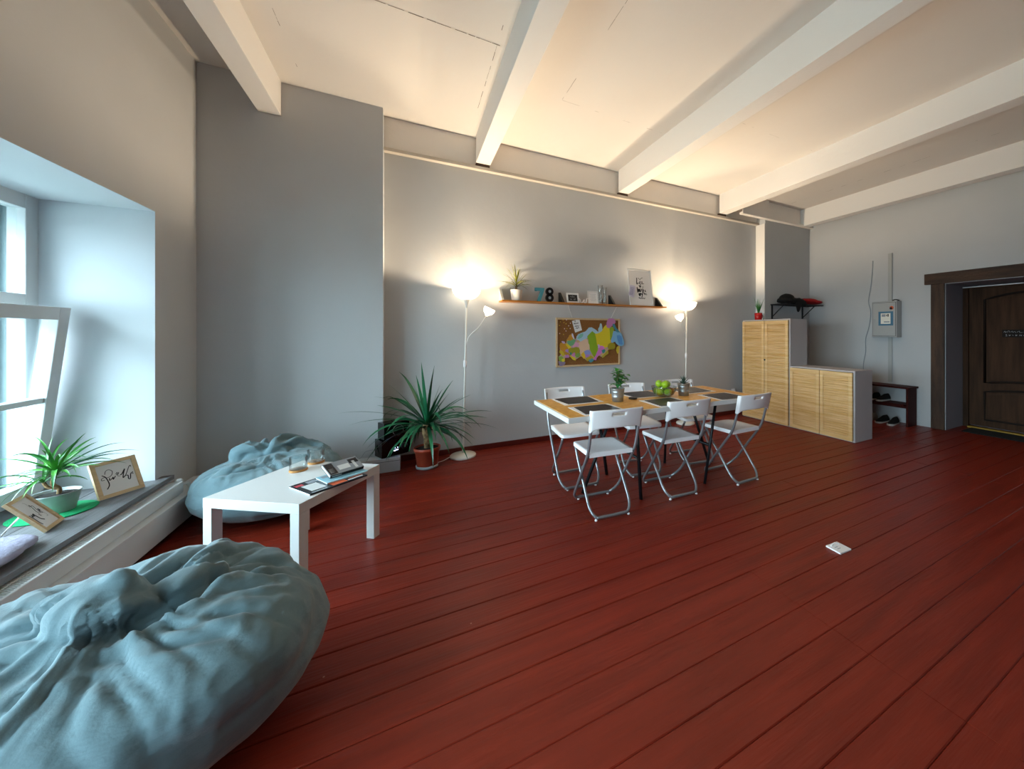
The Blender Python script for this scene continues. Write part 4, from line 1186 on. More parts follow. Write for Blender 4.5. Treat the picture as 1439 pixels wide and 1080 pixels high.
# the map, traced region by region on a 0..1 board (u right, v down), from the photo's layout
def mpx(p): return ((p[0] - 150) / 1160 * CW - CW / 2 + 0.012, CH - (p[1] - 105) / 880 * CH)
regs = [('a9c6d8', [(480, 480), (520, 400), (640, 350), (700, 280), (790, 300), (850, 350), (880, 400), (820, 400), (760, 360), (680, 430), (660, 480), (600, 500), (560, 520)]),
        ('7fb9a8', [(500, 470), (540, 400), (600, 390), (560, 470)]),
        ('b4cfd2', [(870, 340), (890, 260), (910, 200), (940, 230), (940, 300), (950, 360), (890, 400)]),
        ('86a822', [(680, 440), (760, 360), (820, 400), (850, 470), (860, 600), (850, 700), (800, 820), (730, 700), (710, 620), (690, 520)]),
        ('d9c42a', [(820, 400), (900, 380), (960, 300), (1020, 240), (1080, 290), (1090, 420), (1090, 600), (1020, 640), (920, 640), (850, 590), (840, 480)]),
        ('c07fae', [(1030, 190), (1050, 120), (1120, 100), (1190, 140), (1190, 200), (1130, 240), (1080, 285), (1030, 240)]),
        ('93a52b', [(1080, 290), (1150, 260), (1170, 330), (1150, 450), (1100, 500), (1090, 400)]),
        ('4f8d9a', [(1150, 210), (1190, 220), (1230, 290), (1290, 360), (1270, 390), (1220, 370), (1160, 270)]),
        ('7fb3d6', [(1150, 430), (1170, 350), (1230, 370), (1310, 380), (1350, 480), (1365, 600), (1270, 610), (1210, 560), (1190, 540), (1140, 570), (1125, 480)]),
        ('5c93cc', [(1230, 430), (1290, 420), (1330, 500), (1340, 590), (1290, 600), (1250, 540)]),
        ('9c8f24', [(1060, 600), (1120, 560), (1190, 600), (1190, 660), (1120, 690), (1060, 670)]),
        ('e0bda0', [(510, 560), (600, 510), (660, 490), (690, 560), (700, 650), (660, 740), (620, 720), (570, 760), (520, 700), (500, 620)]),
        ('d79ab8', [(410, 600), (450, 540), (510, 560), (520, 620), (450, 650)]),
        ('6fa878', [(320, 520), (380, 500), (450, 500), (440, 570), (380, 610), (330, 580)]),
        ('c98f2e', [(310, 500), (360, 420), (400, 400), (430, 470), (370, 510)]),
        ('d8cfe0', [(390, 395), (410, 400), (440, 480), (415, 470)]),
        ('e2c832', [(300, 560), (350, 590), (390, 640), (340, 650), (290, 600)]),
        ('c48a28', [(200, 560), (260, 550), (300, 600), (330, 680), (250, 690), (190, 640)]),
        ('ab86c8', [(290, 680), (340, 670), (370, 710), (320, 730), (290, 720)]),
        ('9a9428', [(340, 660), (420, 640), (520, 650), (530, 750), (460, 780), (400, 740), (350, 720)]),
        ('c9b22c', [(190, 680), (250, 700), (280, 750), (240, 780), (190, 720)]),
        ('b8862c', [(250, 700), (340, 730), (380, 780), (330, 800), (270, 760)]),
        ('c07fc0', [(280, 770), (340, 770), (340, 820), (290, 810)]),
        ('cf7fb6', [(390, 770), (440, 730), (460, 790), (430, 830)]),
        ('2f8a78', [(355, 730), (390, 720), (400, 755), (370, 765)]),
        ('7da04a', [(450, 770), (530, 740), (540, 800), (480, 820)]),
        ('dcc42e', [(360, 790), (400, 790), (460, 850), (440, 870), (380, 830)]),
        ('e0b82e', [(560, 760), (620, 720), (640, 800), (610, 840), (570, 800)]),
        ('8a96d0', [(620, 720), (680, 690), (730, 730), (720, 780), (650, 780)]),
        ('b87fc6', [(630, 790), (690, 770), (720, 810), (660, 840)]),
        ('b9a22e', [(640, 840), (740, 800), (770, 840), (700, 890), (660, 880)]),
        ('4f93a0', [(700, 880), (760, 850), (790, 880), (740, 920)]),
        ('cf78c0', [(790, 860), (830, 780), (870, 700), (880, 640), (970, 630), (970, 690), (920, 770), (850, 830), (840, 870)]),
        ('c9a3d6', [(860, 600), (890, 590), (890, 650), (865, 640)]),
        ('3f9088', [(930, 700), (980, 680), (1000, 730), (960, 760)]),
        ('b4a03a', [(940, 800), (1000, 750), (1040, 700), (1060, 760), (1000, 810), (960, 840)]),
        ('d0b83a', [(1225, 650), (1260, 620), (1270, 720), (1240, 770), (1215, 700)]),
        ('86a84a', [(170, 800), (220, 790), (260, 850), (230, 890), (180, 860)]),
        ('d8c630', [(220, 850), (270, 840), (270, 890), (240, 900)]),
        ('8f7f96', [(175, 880), (240, 890), (290, 900), (250, 960), (190, 950)]),
        ('b9a2c8', [(220, 520), (270, 530), (280, 560), (240, 550)])]
mo = thing('map_poster', 'colourful cut-out map of Russia pinned on the cork board', 'map', ((CX0 + CX1) / 2, YB - 0.004 - 0.0225, CZ0))
b = MB()
base = [(190, 640), (210, 550), (300, 560), (320, 480), (370, 410), (440, 480), (500, 480), (540, 390), (640, 350), (700, 285), (790, 300), (870, 350), (960, 300), (1030, 240), (1090, 270), (1160, 280), (1150, 440), (1130, 560), (1190, 600), (1180, 680), (1060, 690), (1040, 760), (950, 830), (880, 800), (840, 850), (740, 900), (660, 880), (560, 800), (460, 860), (360, 800), (280, 820), (270, 890), (190, 890), (170, 800), (210, 760)]
M['map_base'] = mat('map_mottled_land', 'd9b23c', 0.5, vary=0.5, vscale=26, col2='a98fb6')
b.use('map_base').prism([mpx(p) for p in base], 0.0, 0.0010, mI)
for k, (c, pl) in enumerate(regs):
    mt = M.get('map_' + c) or mat('map_colour', c, 0.5)
    M['map_' + c] = mt
    gx = sum(p[0] for p in pl) / len(pl); gy = sum(p[1] for p in pl) / len(pl); rr_ = random.Random(k)
    pl = [(gx + (p[0] - gx) * 1.06 + rr_.uniform(-8, 8), gy + (p[1] - gy) * 1.06 + rr_.uniform(-8, 8)) for p in smooth_path(pl + [pl[0]], 2)[:-1]]
    b.use(mt).prism([mpx(p) for p in pl], 0.0, 0.0012 + 0.00004 * k, mI)
b.build('map_sheet', mo)
t = thing('paper_note', 'white handwritten note pinned at the top left of the cork board', 'note')
t.matrix_world = Matrix.Translation((0, 0, 0)) @ Matrix(((1, 0, 0, (CX0 + CX1) / 2), (0, 0, -1, YB - 0.0165), (0, 1, 0, CZ0), (0, 0, 0, 1)))
p = MB().use('paper').prism([mpx(q) for q in ((405, 160), (535, 120), (582, 325), (462, 370))], 0, 0.001).build('sheet', t)
b = MB().use('ink')
for q in ([(450, 170), (460, 155), (468, 175)], [(435, 215), (450, 195), (458, 218), (475, 195), (488, 212), (510, 190), (512, 205)], [(455, 265), (468, 245), (480, 262), (495, 240), (510, 258), (528, 238)], [(470, 300), (488, 280), (498, 298), (515, 275), (530, 290)]):
    b.ribbon([mpx(z_) for z_ in q], .006, Matrix.Identity(4), z=.0014)
b.build('lettering', p)
pins = [(205, 180, 0), (265, 190, 0), (300, 212, 0), (308, 142, 1), (375, 200, 1), (345, 248, 1), (275, 300, 1), (315, 298, 0), (372, 297, 1), (300, 340, 1), (193, 386, 1), (260, 400, 0), (190, 245, 0), (250, 145, 0)]
pin_m = [mat('yellow_pin', 'c9a022', 0.4), mat('pale_pin', 'e2c6c6', 0.4)]
pinw = ['yellow', 'pale pink']
protos = {}
pin_words = ['yellow push pin nearest the upper left frame edge of the cork board', 'yellow push pin just right of the one by the upper left frame edge', 'yellow push pin left of the uppermost corner of the note',
             'pale pink push pin topmost of the pink ones', 'pale pink push pin closest to the top of the white note', 'pale pink push pin left of the middle of the white note', 'pale pink push pin left of the lowest yellow pair',
             'yellow push pin between two pink pins level with the bottom of the note', 'pale pink push pin closest to the bottom of the white note', 'pale pink push pin below the row level with the note', 'pale pink push pin lowest and nearest the left frame',
             'yellow push pin lowest of all, above the map', 'yellow push pin at the left frame below the uppermost ones', 'yellow push pin topmost of the yellow ones']
for ip, (u, v, c) in enumerate(pins):
    x, z = mpx((u, v))
    loc = ((CX0 + CX1) / 2 + x, YB - 0.0158, CZ0 + z)
    if c not in protos:
        o = MB().use(pin_m[c]).lathe([(0, 0), (.004, 0), (.003, .003), (.006, .006), (.007, .009), (.005, .011), (0, .0115)], 12, ri).build('push_pin', loc=loc)
        tag(o, pinw[c] + ' push pin in the upper left corner of the cork board', 'push pin', pinw[c] + ' push pins on the cork board'); protos[c] = o
    else:
        o = protos[c].copy(); C.objects.link(o); o.location = loc
    o['label'] = pin_words[ip]

# ------------------------------------------------------------------ louvred cabinets (fronts face -x)
def louvre_door(parent, y0, y1, z0, z1, knob=None):
    """door leaf in the plane x=0..-0.02, local coords of parent"""
    b = MB().use('louvre')
    st_ = 0.042
    b.box((-0.022, y0, z0), (0, y0 + st_, z1), .0015).box((-0.022, y1 - st_, z0), (0, y1, z1), .0015)
    b.box((-0.022, y0 + st_, z0), (0, y1 - st_, z0 + .05), .0015).box((-0.022, y0 + st_, z1 - .05), (0, y1 - st_, z1), .0015)
    n = int((z1 - z0 - .1) / 0.0262); p = (z1 - z0 - .1) / n
    for k in range(n):
        zc_ = z0 + .05 + (k + .5) * p
        m_ = Matrix.Translation((-0.011, 0, zc_)) @ Matrix.Rotation(R(42), 4, 'Y')
        b.box((-0.0032, y0 + st_, -p * .42), (0.0032, y1 - st_, p * .42), 0, m_)
    b.use('louvre').box((-0.001, y0 + st_, z0 + .05), (0.0, y1 - st_, z1 - .05))
    d = b.build('door', parent)
    if knob:
        MB().use('black_metal').lathe([(0, 0), (.009, .002), (.012, .014), (.008, .02), (0, .021)], 16, Matrix.Translation((-0.022, knob[0], knob[1])) @ Matrix.Rotation(R(-90), 4, 'Y')).build('knob', d)
    return d
def cabinet(name, lab, y0, y1, H, knobs):
    t = thing(name, lab, 'cabinet', (4.645, 0, 0))
    D = 0.372; e = 0.018
    b = MB().use('cabinet_side')
    b.box((0, y0, 0), (D, y0 + e, H), .001).box((0, y1 - e, 0), (D, y1, H), .001).box((0, y0 + e, H - e), (D, y1 - e, H), .001).box((0, y0 + e, 0), (D, y1 - e, e), .001).box((D - .008, y0 + e, e), (D, y1 - e, H - e))
    b.use('gap').box((0.012, y0 + e, e), (0.016, y1 - e, H - e))
    b.build('body', t)
    ym = (y0 + y1) / 2
    d1 = louvre_door(t, y0 + .022, ym - .004, 0.012, H - .022, knobs)
    d2 = louvre_door(t, ym + .004, y1 - .004, 0.012, H - .022)
cabinet('tall_louvred_cabinet', 'tall cabinet with two pine louvred doors', 3.203, 4.0 - 0.004, 1.49, (3.585, 0.90))
cabinet('low_louvred_cabinet', 'low cabinet with two pine louvred doors beside the tall cabinet', 2.387, 3.20, 0.84, None)
# on the tall cabinet
CT = 1.4905
t = thing('mug_plant', 'grassy plant growing in a red mug on the tall cabinet', 'potted plant', (4.79, 3.835, CT))
MB().use('mug_red').lathe([(0, 0), (.046, 0), (.05, .003), (.058, .11), (.055, .11), (.05, .095), (0, .095)], 28).build('mug', t)
MB().use('mug_red').tube(smooth_path([(.055, 0, .092), (.092, 0, .085), (.094, 0, .045), (.052, 0, .025)], 5), .006, 8).build('handle', t)
b = MB().use('leaf_bright', True); r = random.Random(31)
for k in range(16): leaf(b, (0, 0, .08), k * 2.4, R(r.uniform(64, 88)), r.uniform(.16, .31), .017, r.uniform(.1, .5), 7)
leaf(b, (0, 0, .1), R(190), R(70), .22, .016, 2.6, 9)
b.build('foliage', t)
o = MB().use('black').lathe([(0, 0), (.10, 0), (.13, .008), (.128, .011), (.09, .005), (0, .005)], 32).build('black_tray', loc=(4.84, 3.60, CT))
tag(o, 'flat round black tray on the tall cabinet', 'tray')
o = MB().use('leaf_grey').prism([(-.012, 0), (.012, 0), (.008, .06), (.002, .115), (-.003, .06)], -.003, .003, Matrix.Translation((4.97, 3.88, CT)) @ Matrix.Rotation(R(90), 4, 'X') @ Matrix.Rotation(0, 4, 'Z')).build('dark_bottle_brush')
o.name = 'leaf_cutting'; tag(o, 'single dark upright leaf standing behind the black tray', 'leaf cutting')
# ------------------------------------------------------------------ wall rack with clothes
t = thing('hat_rack', 'black metal wall rack above the tall cabinet', 'rack', (5.32, YP, 1.76))
b = MB().use('black_metal').box((-0.03, -0.29, -0.012), (0.93, -0.275, 0.006)).box((-0.03, -0.016, -0.012), (0.93, 0, 0.006)).box((-0.03, -0.275, -0.012), (-0.012, -0.016, 0.006)).box((0.912, -0.275, -0.012), (0.93, -0.016, 0.006))
for k in range(6): b.box((-0.01, -0.245 + k * .042, -0.006), (0.91, -0.239 + k * .042, 0.002))
b.build('top_rails', t)
for x in (0.0, 0.80):
    MB().use('black_metal').box((x - .012, -.016, -.32), (x + .012, 0, -.012)).tube([(x, -.012, -.2), (x, -.22, -.015)], .008, 8).build('bracket', t)
o = fused('black_jacket', [((5.56, 3.86, 1.83), (.26, .12, .055), (0, 0, 0)), ((5.47, 3.84, 1.86), (.13, .11, .075), (0, 0, .2)), ((5.38, 3.82, 1.81), (.10, .11, .04), (0, 0, .2)), ((5.66, 3.86, 1.815), (.11, .12, .04), (0, 0, 0)), ((5.54, 3.675, 1.735), (.06, .026, .12), (0, .2, 0)), ((5.66, 3.675, 1.76), (.09, .026, .06), (0, 0, 0)), ((5.58, 3.72, 1.815), (.14, .07, .035), (0, 0, 0))],
          [], 0.012, 3, 1.2, 'dark_fabric', floor=-5, seed=4)
tag(o, 'crumpled black jacket lying on the wall rack', 'jacket')
o = fused('red_cap', [((6.05, 3.84, 1.825), (.20, .13, .055), (0, 0, 0)), ((5.95, 3.85, 1.83), (.16, .11, .045), (0, 0, 0)), ((6.12, 3.77, 1.81), (.13, .10, .035), (0, 0, 0))], [], 0.010, 3, 0.3, 'red_fabric', floor=-5, seed=5)
tag(o, 'flat red cap at the right end of the wall rack', 'cap')

# ------------------------------------------------------------------ right wall: fuse box, duct, cord, shoe bench, doorway
t = thing('fuse_box', 'grey metal electric meter box on the right wall', 'meter box', (XR, 2.79, 1.23))
MB().use('box_grey').box((-0.14, -0.155, 0), (-0.002, 0.16, 0.525), .004).build('casing', t)
d = MB().use('box_grey').box((-0.146, -0.14, .02), (-0.139, 0.145, .505), .002).use('gap').box((-0.1405, -.144, .016), (-.1398, .149, .509)).build('door', t)
mt = Matrix.Translation((-0.146, 0.0, 0)) @ Matrix(((0, 0, -1, 0), (-1, 0, 0, 0), (0, 1, 0, 0), (0, 0, 0, 1)))
b = MB().use('box_blue').prism([(-.07, .17), (.115, .17), (.115, .375), (-.07, .375)], 0, .0012, mt).use('meter').prism([(-.04, .195), (.082, .195), (.082, .35), (-.04, .35)], .0012, .002, mt)
b.use('mag_grey').prism([(-.028, .30), (.02, .30), (.02, .335), (-.028, .335)], .002, .0024, mt).use('ink').prism([(.045, .30), (.06, .30), (.06, .338), (.045, .338)], .002, .0024, mt).prism([(.028, .306), (.038, .306), (.038, .33), (.028, .33)], .002, .0024, mt)
b.use('mag_grey').prism([(0, .215), (.07, .215), (.07, .232), (0, .232)], .002, .0024, mt)
b.build('meter_sticker', t)
b = MB().use('mag_orange').lathe([(0, 0), (.026, 0), (.026, .0012), (0, .0012)], 20, mt @ Matrix.Translation((.095, .425, 0))).use('ink').lathe([(0, .0012), (.017, .0012), (.017, .0018), (0, .0018)], 16, mt @ Matrix.Translation((.088, .418, 0)))
b.build('round_sticker', t)
MB().use('zinc').lathe([(0, 0), (.009, 0), (.009, .005), (0, .006)], 12, mt @ Matrix.Translation((-.115, .255, 0))).build('lock', t)
o = MB().use('black').tube(smooth_path([(XR - .02, 2.74, 1.758), (XR - .05, 2.71, 1.775), (XR - .06, 2.67, 1.775), (XR - .04, 2.645, 1.760)], 4), .007, 8).build('black_cable'); tag(o, 'short black cable lying on top of the meter box', 'cable')
for z0, z1, nm, lab in ((1.757, 2.47, 'cable_duct', 'white cable duct rising above the meter box'), (0.57, 1.229, 'cable_duct', 'white cable duct below the meter box')):
    o = MB().use('box_grey').box((XR - .022, 2.745, z0), (XR - .001, 2.795, z1), .003).build(nm); tag(o, lab, 'cable duct', 'cable ducts on the right wall')
P = [(XR - .006, 3.00, 2.40), (XR - .006, 3.01, 2.2), (XR - .006, 3.03, 2.0), (XR - .006, 3.06, 1.78), (XR - .006, 3.03, 1.62), (XR - .006, 3.05, 1.4), (XR - .006, 3.10, 1.2), (XR - .006, 3.10, 1.0), (XR - .006, 3.13, .8), (XR - .006, 3.14, .3)]
o = MB().use('mag_grey').tube(smooth_path(P, 4), .005, 8).build('grey_cord'); tag(o, 'thin wavy grey cord hanging down the right wall', 'cord')
t = thing('shoe_bench', 'dark red wooden shoe bench with two shelves against the right wall', 'shoe bench', (XR - 0.02, 0, 0))
b = MB().use('shoe_wood')
b.box((-.27, 2.43, .52), (-.0, 3.32, .545), .003).build('top', t)
MB().use('shoe_wood').box((-.25, 2.45, 0), (-.005, 2.475, .52), .002).box((-.25, 2.475, .27), (-.2, 2.5, .30)).build('side_panel', t)
MB().use('shoe_wood').box((-.25, 3.275, 0), (-.005, 3.30, .52), .002).build('side_panel', t)
MB().use('shoe_wood').box((-.25, 2.475, .275), (-.005, 3.275, .30), .002).box((-.245, 2.475, .25), (-.225, 3.275, .275)).build('shelf', t)
def shoe(x, y, z, rz, m, lab, grp):
    t = thing('shoe', lab, 'shoe', (x, y, z), rz, grp)
    sole = [(-.14, 0), (-.13, .032), (-.05, .036), (.05, .042), (.115, .038), (.145, 0), (.115, -.038), (.05, -.042), (-.05, -.036), (-.13, -.032)]
    MB().use('shoe_sole' if m != 'shoe_beige' else 'shoe_beige').prism([p[:2] for p in smooth_path(sole + [sole[0]], 3)[:-1]], 0, .022).build('sole', t)
    def top(u, v):
        x_ = -.135 + .275 * u; X = (v - .5) * 2
        w_ = .034 + .008 * math.sin(PI * u); 
        if u > .8: w_ *= math.sqrt(max(0.02, 1 - ((u - .8) / .2) ** 2))
        hgt = (.075 if u < .35 else .075 - .05 * min(1, (u - .35) / .5)) * (1 - .75 * X * X)
        if u < .04: w_ *= .8; hgt *= .8
        return (x_, X * w_, .022 + hgt)
    def bot(u, v):
        a = top(u, v); return (a[0], a[1], .0215)
    MB().use(m).grid_solid(top, bot, 16, 8).build('upper', t)
shoe(6.08, 2.63, 0, R(186), 'shoe_black', 'black trainer with white sole on the floor under the bench, nearer the door', 'black trainers')
shoe(6.09, 2.77, 0, R(178), 'shoe_black', 'black trainer with white sole on the floor under the bench, nearer the cabinet', 'black trainers')
shoe(6.13, 2.93, 0, R(182), 'shoe_beige', 'pale shoe half hidden by the low cabinet under the bench', 'pale shoes')
shoe(6.185, 2.80, .301, R(176), 'shoe_black', 'black shoe on the bench shelf', 'shoes on the bench shelf')
shoe(6.185, 2.92, .301, R(179), 'shoe_black', 'black shoe on the bench shelf further from the door', 'shoes on the bench shelf')

# door surround
t = thing('trim_15', 'heavy dark timber surround of the doorway', 'door surround', (XR, 0, 0), kind='structure')
b = MB().use('timber').box((-.03, DY1 + .005, 0), (-.001, DY1 + .145, DZ + .005), .004).build('post', t)
MB().use('timber').box((-.03, DY0 - .145, 0), (-.001, DY0 - .005, DZ + .005), .004).build('post', t)
MB().use('timber_h').box((-.045, DY0 - .25, DZ + .005), (-.001, DY1 + .21, DZ + .15), .005).build('lintel', t)
# door leaf
XD = XR + 0.555
t = thing('door_1', 'dark brown panelled entrance door set deep in the doorway', 'door', (XD, 0, 0), kind='structure')
b = MB().use('door_wood')
b.box((0, DY0 + .02, .03), (.05, DY1 - .06, 1.90), .003)
yc = (DY0 + .02 + DY1 - .06) / 2; pw = 0.37
def arch(z0, z1, sag, sag2=0, n=12):
    P = [(yc + pw, z0), (yc - pw, z0)]
    if sag2: P = [(yc + pw - 2 * pw * k / n, z0 + sag2 * math.sin(PI * k / n) * -1) for k in range(n + 1)]
    P += [(yc - pw + 2 * pw * k / n, z1 + sag * math.sin(PI * k / n)) for k in range(n + 1)]
    return P
def mould(b, P, r_=.014):
    b.tube([(-.004, p[0], p[1]) for p in P], r_, 8, closed=True)
b.use('door_mould'); mould(b, arch(.62, 1.74, .07, -.04)); mould(b, arch(.125, .50, .045)); b.use('door_wood')
for PP in (arch(.66, 1.70, .07, -.04), arch(.165, .46, .045)):
    q = [(yc + (p[0] - yc) * .9, p[1]) for p in PP]
    b.prism(q, 0, .012, Matrix(((0, 0, -1, 0), (1, 0, 0, 0), (0, 1, 0, 0), (0, 0, 0, 1))))
b.build('door_leaf', t)
MB().use('door_wood').box((-.03, DY1 - .06, 0), (.06, DY1 - .003, DZ - .03), .004).box((-.03, DY0 + .003, 0), (.06, DY0 + .02, DZ - .03), .004).box((-.03, DY0 + .02, 1.90), (.06, DY1 - .06, DZ - .03), .004).build('door_frame', t)
MB().use('yellow').box((-.10, DY0 + .02, .0), (-.03, DY1 - .07, .022), .004).build('threshold', t)
MB().use('white_lacquer').box((-.035, DY0 + .003, DZ - .03), (.0, DY1 - .003, DZ - .018)).build('foam_strip', t)
t = thing('chalk_sign', 'small black sign with white handwriting on the entrance door', 'sign', (XD - .013, 1.62, 1.235))
ms = Matrix(((0, 0, -1, 0), (-1, 0, 0, 0), (0, 1, 0, 0), (0, 0, 0, 1)))
p = MB().use('gap').prism([(-.15, 0), (.15, 0), (.15, .10), (-.15, .10)], 0, .003, ms).build('board', t)
b = MB().use('chalk')
for q in ([(-.135, .062), (-.125, .08), (-.118, .06), (-.11, .078)], [(-.10, .062), (-.098, .082), (-.085, .08), (-.082, .062)], [(-.072, .065), (-.06, .08), (-.055, .063), (-.04, .075), (-.03, .06)], [(-.02, .065), (.0, .08), (.005, .062), (.03, .064)], [(.04, .08), (.052, .076), (.04, .062), (.06, .062)],
          [(-.12, .036), (-.108, .038), (-.115, .028), (-.105, .018), (-.12, .016)], [(-.09, .035), (-.085, .018), (-.075, .03), (-.088, .027)], [(-.06, .03), (-.05, .022)], [(-.03, .036), (-.03, .018), (-.018, .03), (-.03, .027)], [(.0, .018), (.008, .034), (.016, .018), (.022, .034)], [(.035, .018), (.045, .034), (.05, .02)]):
    b.ribbon(q, .0026, ms, z=.0035)
b.build('lettering', p)
o = MB().use('dark_mat').box((XR + 0.10, DY0 + .12, 0.001), (XR + 0.43, DY1 - .12, 0.012), .003).build('door_mat'); tag(o, 'dark door mat in front of the entrance door', 'door mat')
# small wall socket by the cabinet and white hatch plate on the floor
t = thing('wall_socket', 'small white socket with a plug low on the back wall beside the tall cabinet', 'socket', (4.30, YB, 0.33))
t.location = (4.615, YB, 0.36)
MB().use('white_plastic').box((-.04, -.012, -.04), (.04, -.001, .04), .003).build('plate', t)
MB().use('white_plastic').lathe([(0, 0), (.02, 0), (.02, .03), (.012, .038), (0, .038)], 20, Matrix.Translation((0, -.012, 0)) @ ri).build('plug', t)
t = thing('floor_plate', 'small square white plate lying on the red floor', 'floor plate', (2.279, 1.262, 0.0005), R(-3))
MB().use('white_plastic').box((-.052, -.043, 0), (.052, .043, .009), .002).build('plate', t)
b = MB().use('white_plastic')
b.tube(smooth_path([(-.03, .025, .009), (-.01, .027, .016), (.012, .027, .018), (.03, .022, .012), (.035, .018, .009)], 4), .004, 8)
b.use('mag_grey').box((-.028, .004, .0092), (.0, .008, .0096)).box((-.026, -.012, .0092), (.002, -.008, .0096))
b.build('handle_loop', t)

# ------------------------------------------------------------------ things on the window sill
SZ0 = 0.3185
o = MB().use('green_mat').lathe([(0, 0), (.142, 0), (.145, .003), (.142, .006), (0, .006)], 40).build('green_mat', loc=(-1.70, 3.09, SZ0))
tag(o, 'round bright green felt mat under the plant pot on the sill', 'mat')
t = thing('potted_dracaena', 'spiky bright green plant in a round zinc pot on the window sill', 'potted plant', (-1.70, 3.10, SZ0 + 0.0065))
MB().use('zinc_dull').lathe([(0, 0), (.062, 0), (.065, .004), (.071, .04), (.073, .043), (.075, .06), (.077, .063), (.083, .098), (.086, .10), (.084, .103), (.079, .098), (.075, .085), (0, .085)], 36).build('pot', t)
MB().use('soil').lathe([(.076, .087), (.04, .093), (0, .092)], 24).build('soil', t)
b = MB().use('bark').tube(smooth_path([(.01, 0, .085), (.012, 0, .12), (-.005, -.01, .15), (.0, -.01, .19), (0.005, -.01, .215)], 4), .009, 8)
b.tube(smooth_path([(.012, 0, .12), (-.02, -.01, .135), (-.035, -.012, .165)], 4), .007, 8).build('trunk', t)
b = MB().use('leaf_bright', True); r = random.Random(41)
for k in range(46):
    az = k * 2.399 + r.uniform(-.2, .2)
    base = (0.005, -.01, .205 + r.uniform(-.015, .02)) if k % 4 else (-.035, -.012, .165)
    leaf(b, base, az, R(r.uniform(5, 78)), r.uniform(.15, .27), r.uniform(.013, .02), r.uniform(.5, 2.0), 10, r.uniform(-1, 1), .3)
b.build('foliage', t)
b = MB().use('leaf_dark', True)
for (az, el, L, dr) in ((60, 35, .30, 1.0), (50, 22, .27, .9), (75, 12, .27, .4), (40, 28, .31, 1.1), (68, 20, .24, .8), (250, 25, .32, 1.2), (270, 10, .30, 1.4), (235, 20, .30, .9)):
    leaf(b, (0.005, -.01, .21), R(az), R(el), L, .012, dr, 12, .5, .3)
b.build('long_leaf_fronds', t)
# frame leaning, landscape lettering; strokes traced on the sheet
def aff(TL, TR, BL, w_, h):
    u = Vector((TR[0] - TL[0], TR[1] - TL[1])); v = Vector((BL[0] - TL[0], BL[1] - TL[1])); det = u.x * v.y - u.y * v.x
    def f(p):
        q = Vector((p[0] - TL[0], p[1] - TL[1]))
        s = (q.x * v.y - q.y * v.x) / det; t_ = (u.x * q.y - u.y * q.x) / det
        return ((s - .5) * w_, (1 - t_) * h)
    return f
A2 = aff((120, 315), (930, 115), (440, 965), 0.195, 0.215)
S2 = [([(470, 590), (420, 600), (410, 570), (450, 545), (520, 545), (575, 500), (570, 430), (500, 400), (450, 430), (450, 490)], .0028),
      ([(400, 510), (470, 540), (530, 610), (570, 690), (548, 765)], .0048),
      ([(548, 555), (560, 600), (600, 560), (610, 540), (620, 585), (650, 520)], .0042), ([(640, 490), (670, 450), (665, 510), (700, 450), (690, 520), (740, 525)], .0022),
      ([(730, 500), (760, 490), (795, 390), (790, 480), (800, 560), (840, 510)], .0050), ([(840, 510), (855, 430), (870, 350), (890, 325), (905, 350)], .0035),
      ([(850, 520), (885, 520), (905, 580), (940, 580), (930, 490), (950, 470)], .0048), ([(940, 470), (965, 450), (960, 490), (990, 480)], .0025)]
P0 = Vector((-1.59, 3.185, SZ0)); P1 = Vector((-1.485, 3.345, SZ0))
def stand(P0, P1, dz, back):
    x = (P1 - P0).normalized(); n = Vector((-x.y, x.x, 0))     # n: away from viewer side
    if n.x > 0: n = -n
    return rot_frame((P0 + P1) / 2, x, n * back + Vector((0, 0, dz)))
mtx = stand(P0, P1, .93, .36)
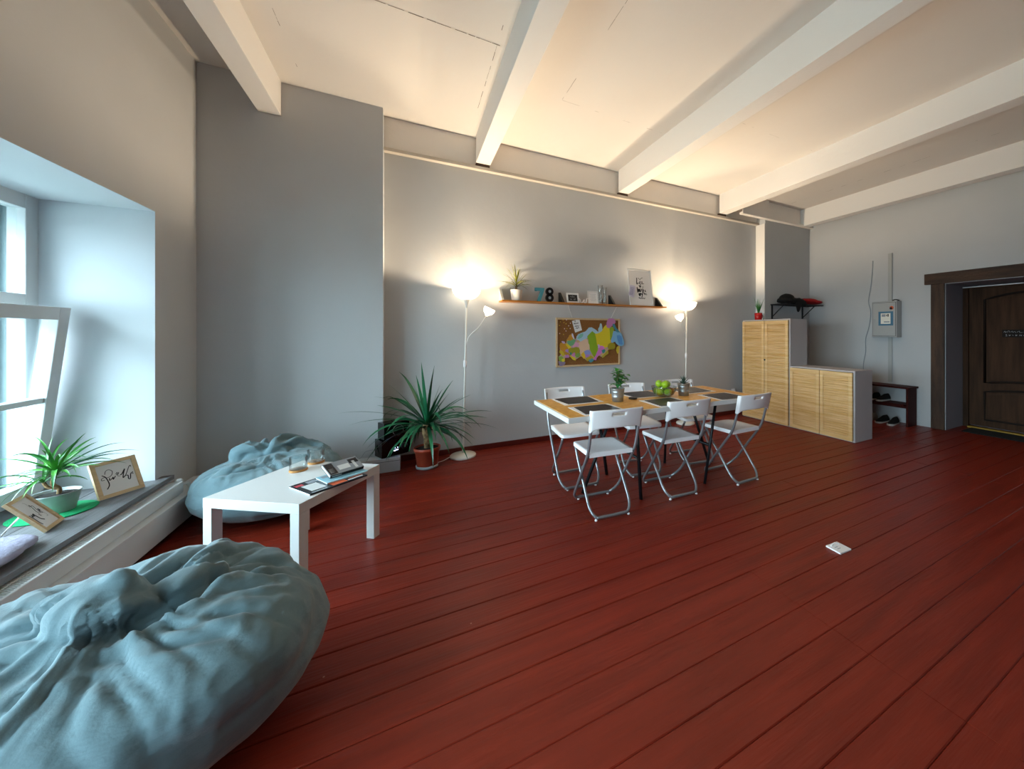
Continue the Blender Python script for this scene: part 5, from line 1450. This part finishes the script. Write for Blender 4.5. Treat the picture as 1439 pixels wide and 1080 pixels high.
t2 = picture('picture_frame', 'pale wooden frame with black cursive lettering on the sill, nearer the corner', 'picture frame', 0.195, 0.215, mtx, 0.020, 'birch', 'paper', 0.014,
        [([A2(p) for p in pts], wd) for pts, wd in S2], 'ink', 'wooden picture frames on the window sill')
# portrait frame with prop leg
A1 = aff((545, 180), (1110, 660), (110, 385), 0.20, 0.15)
Q0 = Vector((-1.572, 2.80, SZ0)); Q1 = Vector((-1.597, 2.95, SZ0))
mtx1 = stand(Q0, Q1, .80, .58)
S1 = [([(480, 575), (560, 635), (620, 690), (680, 730)], .005), ([(520, 560), (545, 600), (560, 545), (580, 590)], .005), ([(560, 540), (620, 590), (680, 630), (745, 640)], .006), ([(545, 385), (600, 440), (640, 500), (700, 530)], .0035),
      ([(545, 385), (560, 410), (610, 400), (650, 450), (720, 520), (680, 450), (740, 500)], .003), ([(665, 540), (680, 560), (710, 575)], .004), ([(690, 450), (720, 470), (700, 500), (760, 520)], .0035), ([(440, 350), (500, 370), (560, 440)], .0012), ([(800, 580), (830, 560), (700, 470)], .0012)]
def rotpos(p):   # lettering runs along the tall side: local frame is 0.15 wide, 0.20 tall
    x, y = A1(p)            # x along long side -0.1..0.1 (top to bottom in photo), y 0..0.15
    return (0.075 - (0.15 - y) , 0.10 - x)
t1 = picture('picture_frame', 'pale wooden frame with black cursive lettering on the sill, tilted back by the cushion', 'picture frame', 0.15, 0.20, mtx1, 0.016, 'birch', 'paper', 0.014,
        [([rotpos(p) for p in pts], wd) for pts, wd in S1], 'ink', 'wooden picture frames on the window sill')
topc = mtx1 @ Vector((0, .13, -0.002)); legb = Vector((topc.x - 0.06, topc.y - .03, SZ0 + 0.002))
b = MB().use('white_plastic'); inv = mtx1.inverted()
b.tube([inv @ topc, inv @ legb], .0035, 6); b.build('prop_leg', t1)
# cushion on the sill
o = fused('cushion', [((-1.66, 2.42, SZ0 + .035), (.20, .30, .035), (0, 0, 0)), ((-1.62, 2.60, SZ0 + .03), (.13, .13, .03), (0, 0, .6)), ((-1.60, 2.25, SZ0 + .04), (.17, .2, .035), (0, 0, 0))], [], .011, 3, .8, 'rug', floor=SZ0 + 0.001, seed=6)
tag(o, 'flat lilac-grey cushion lying on the window sill', 'cushion')
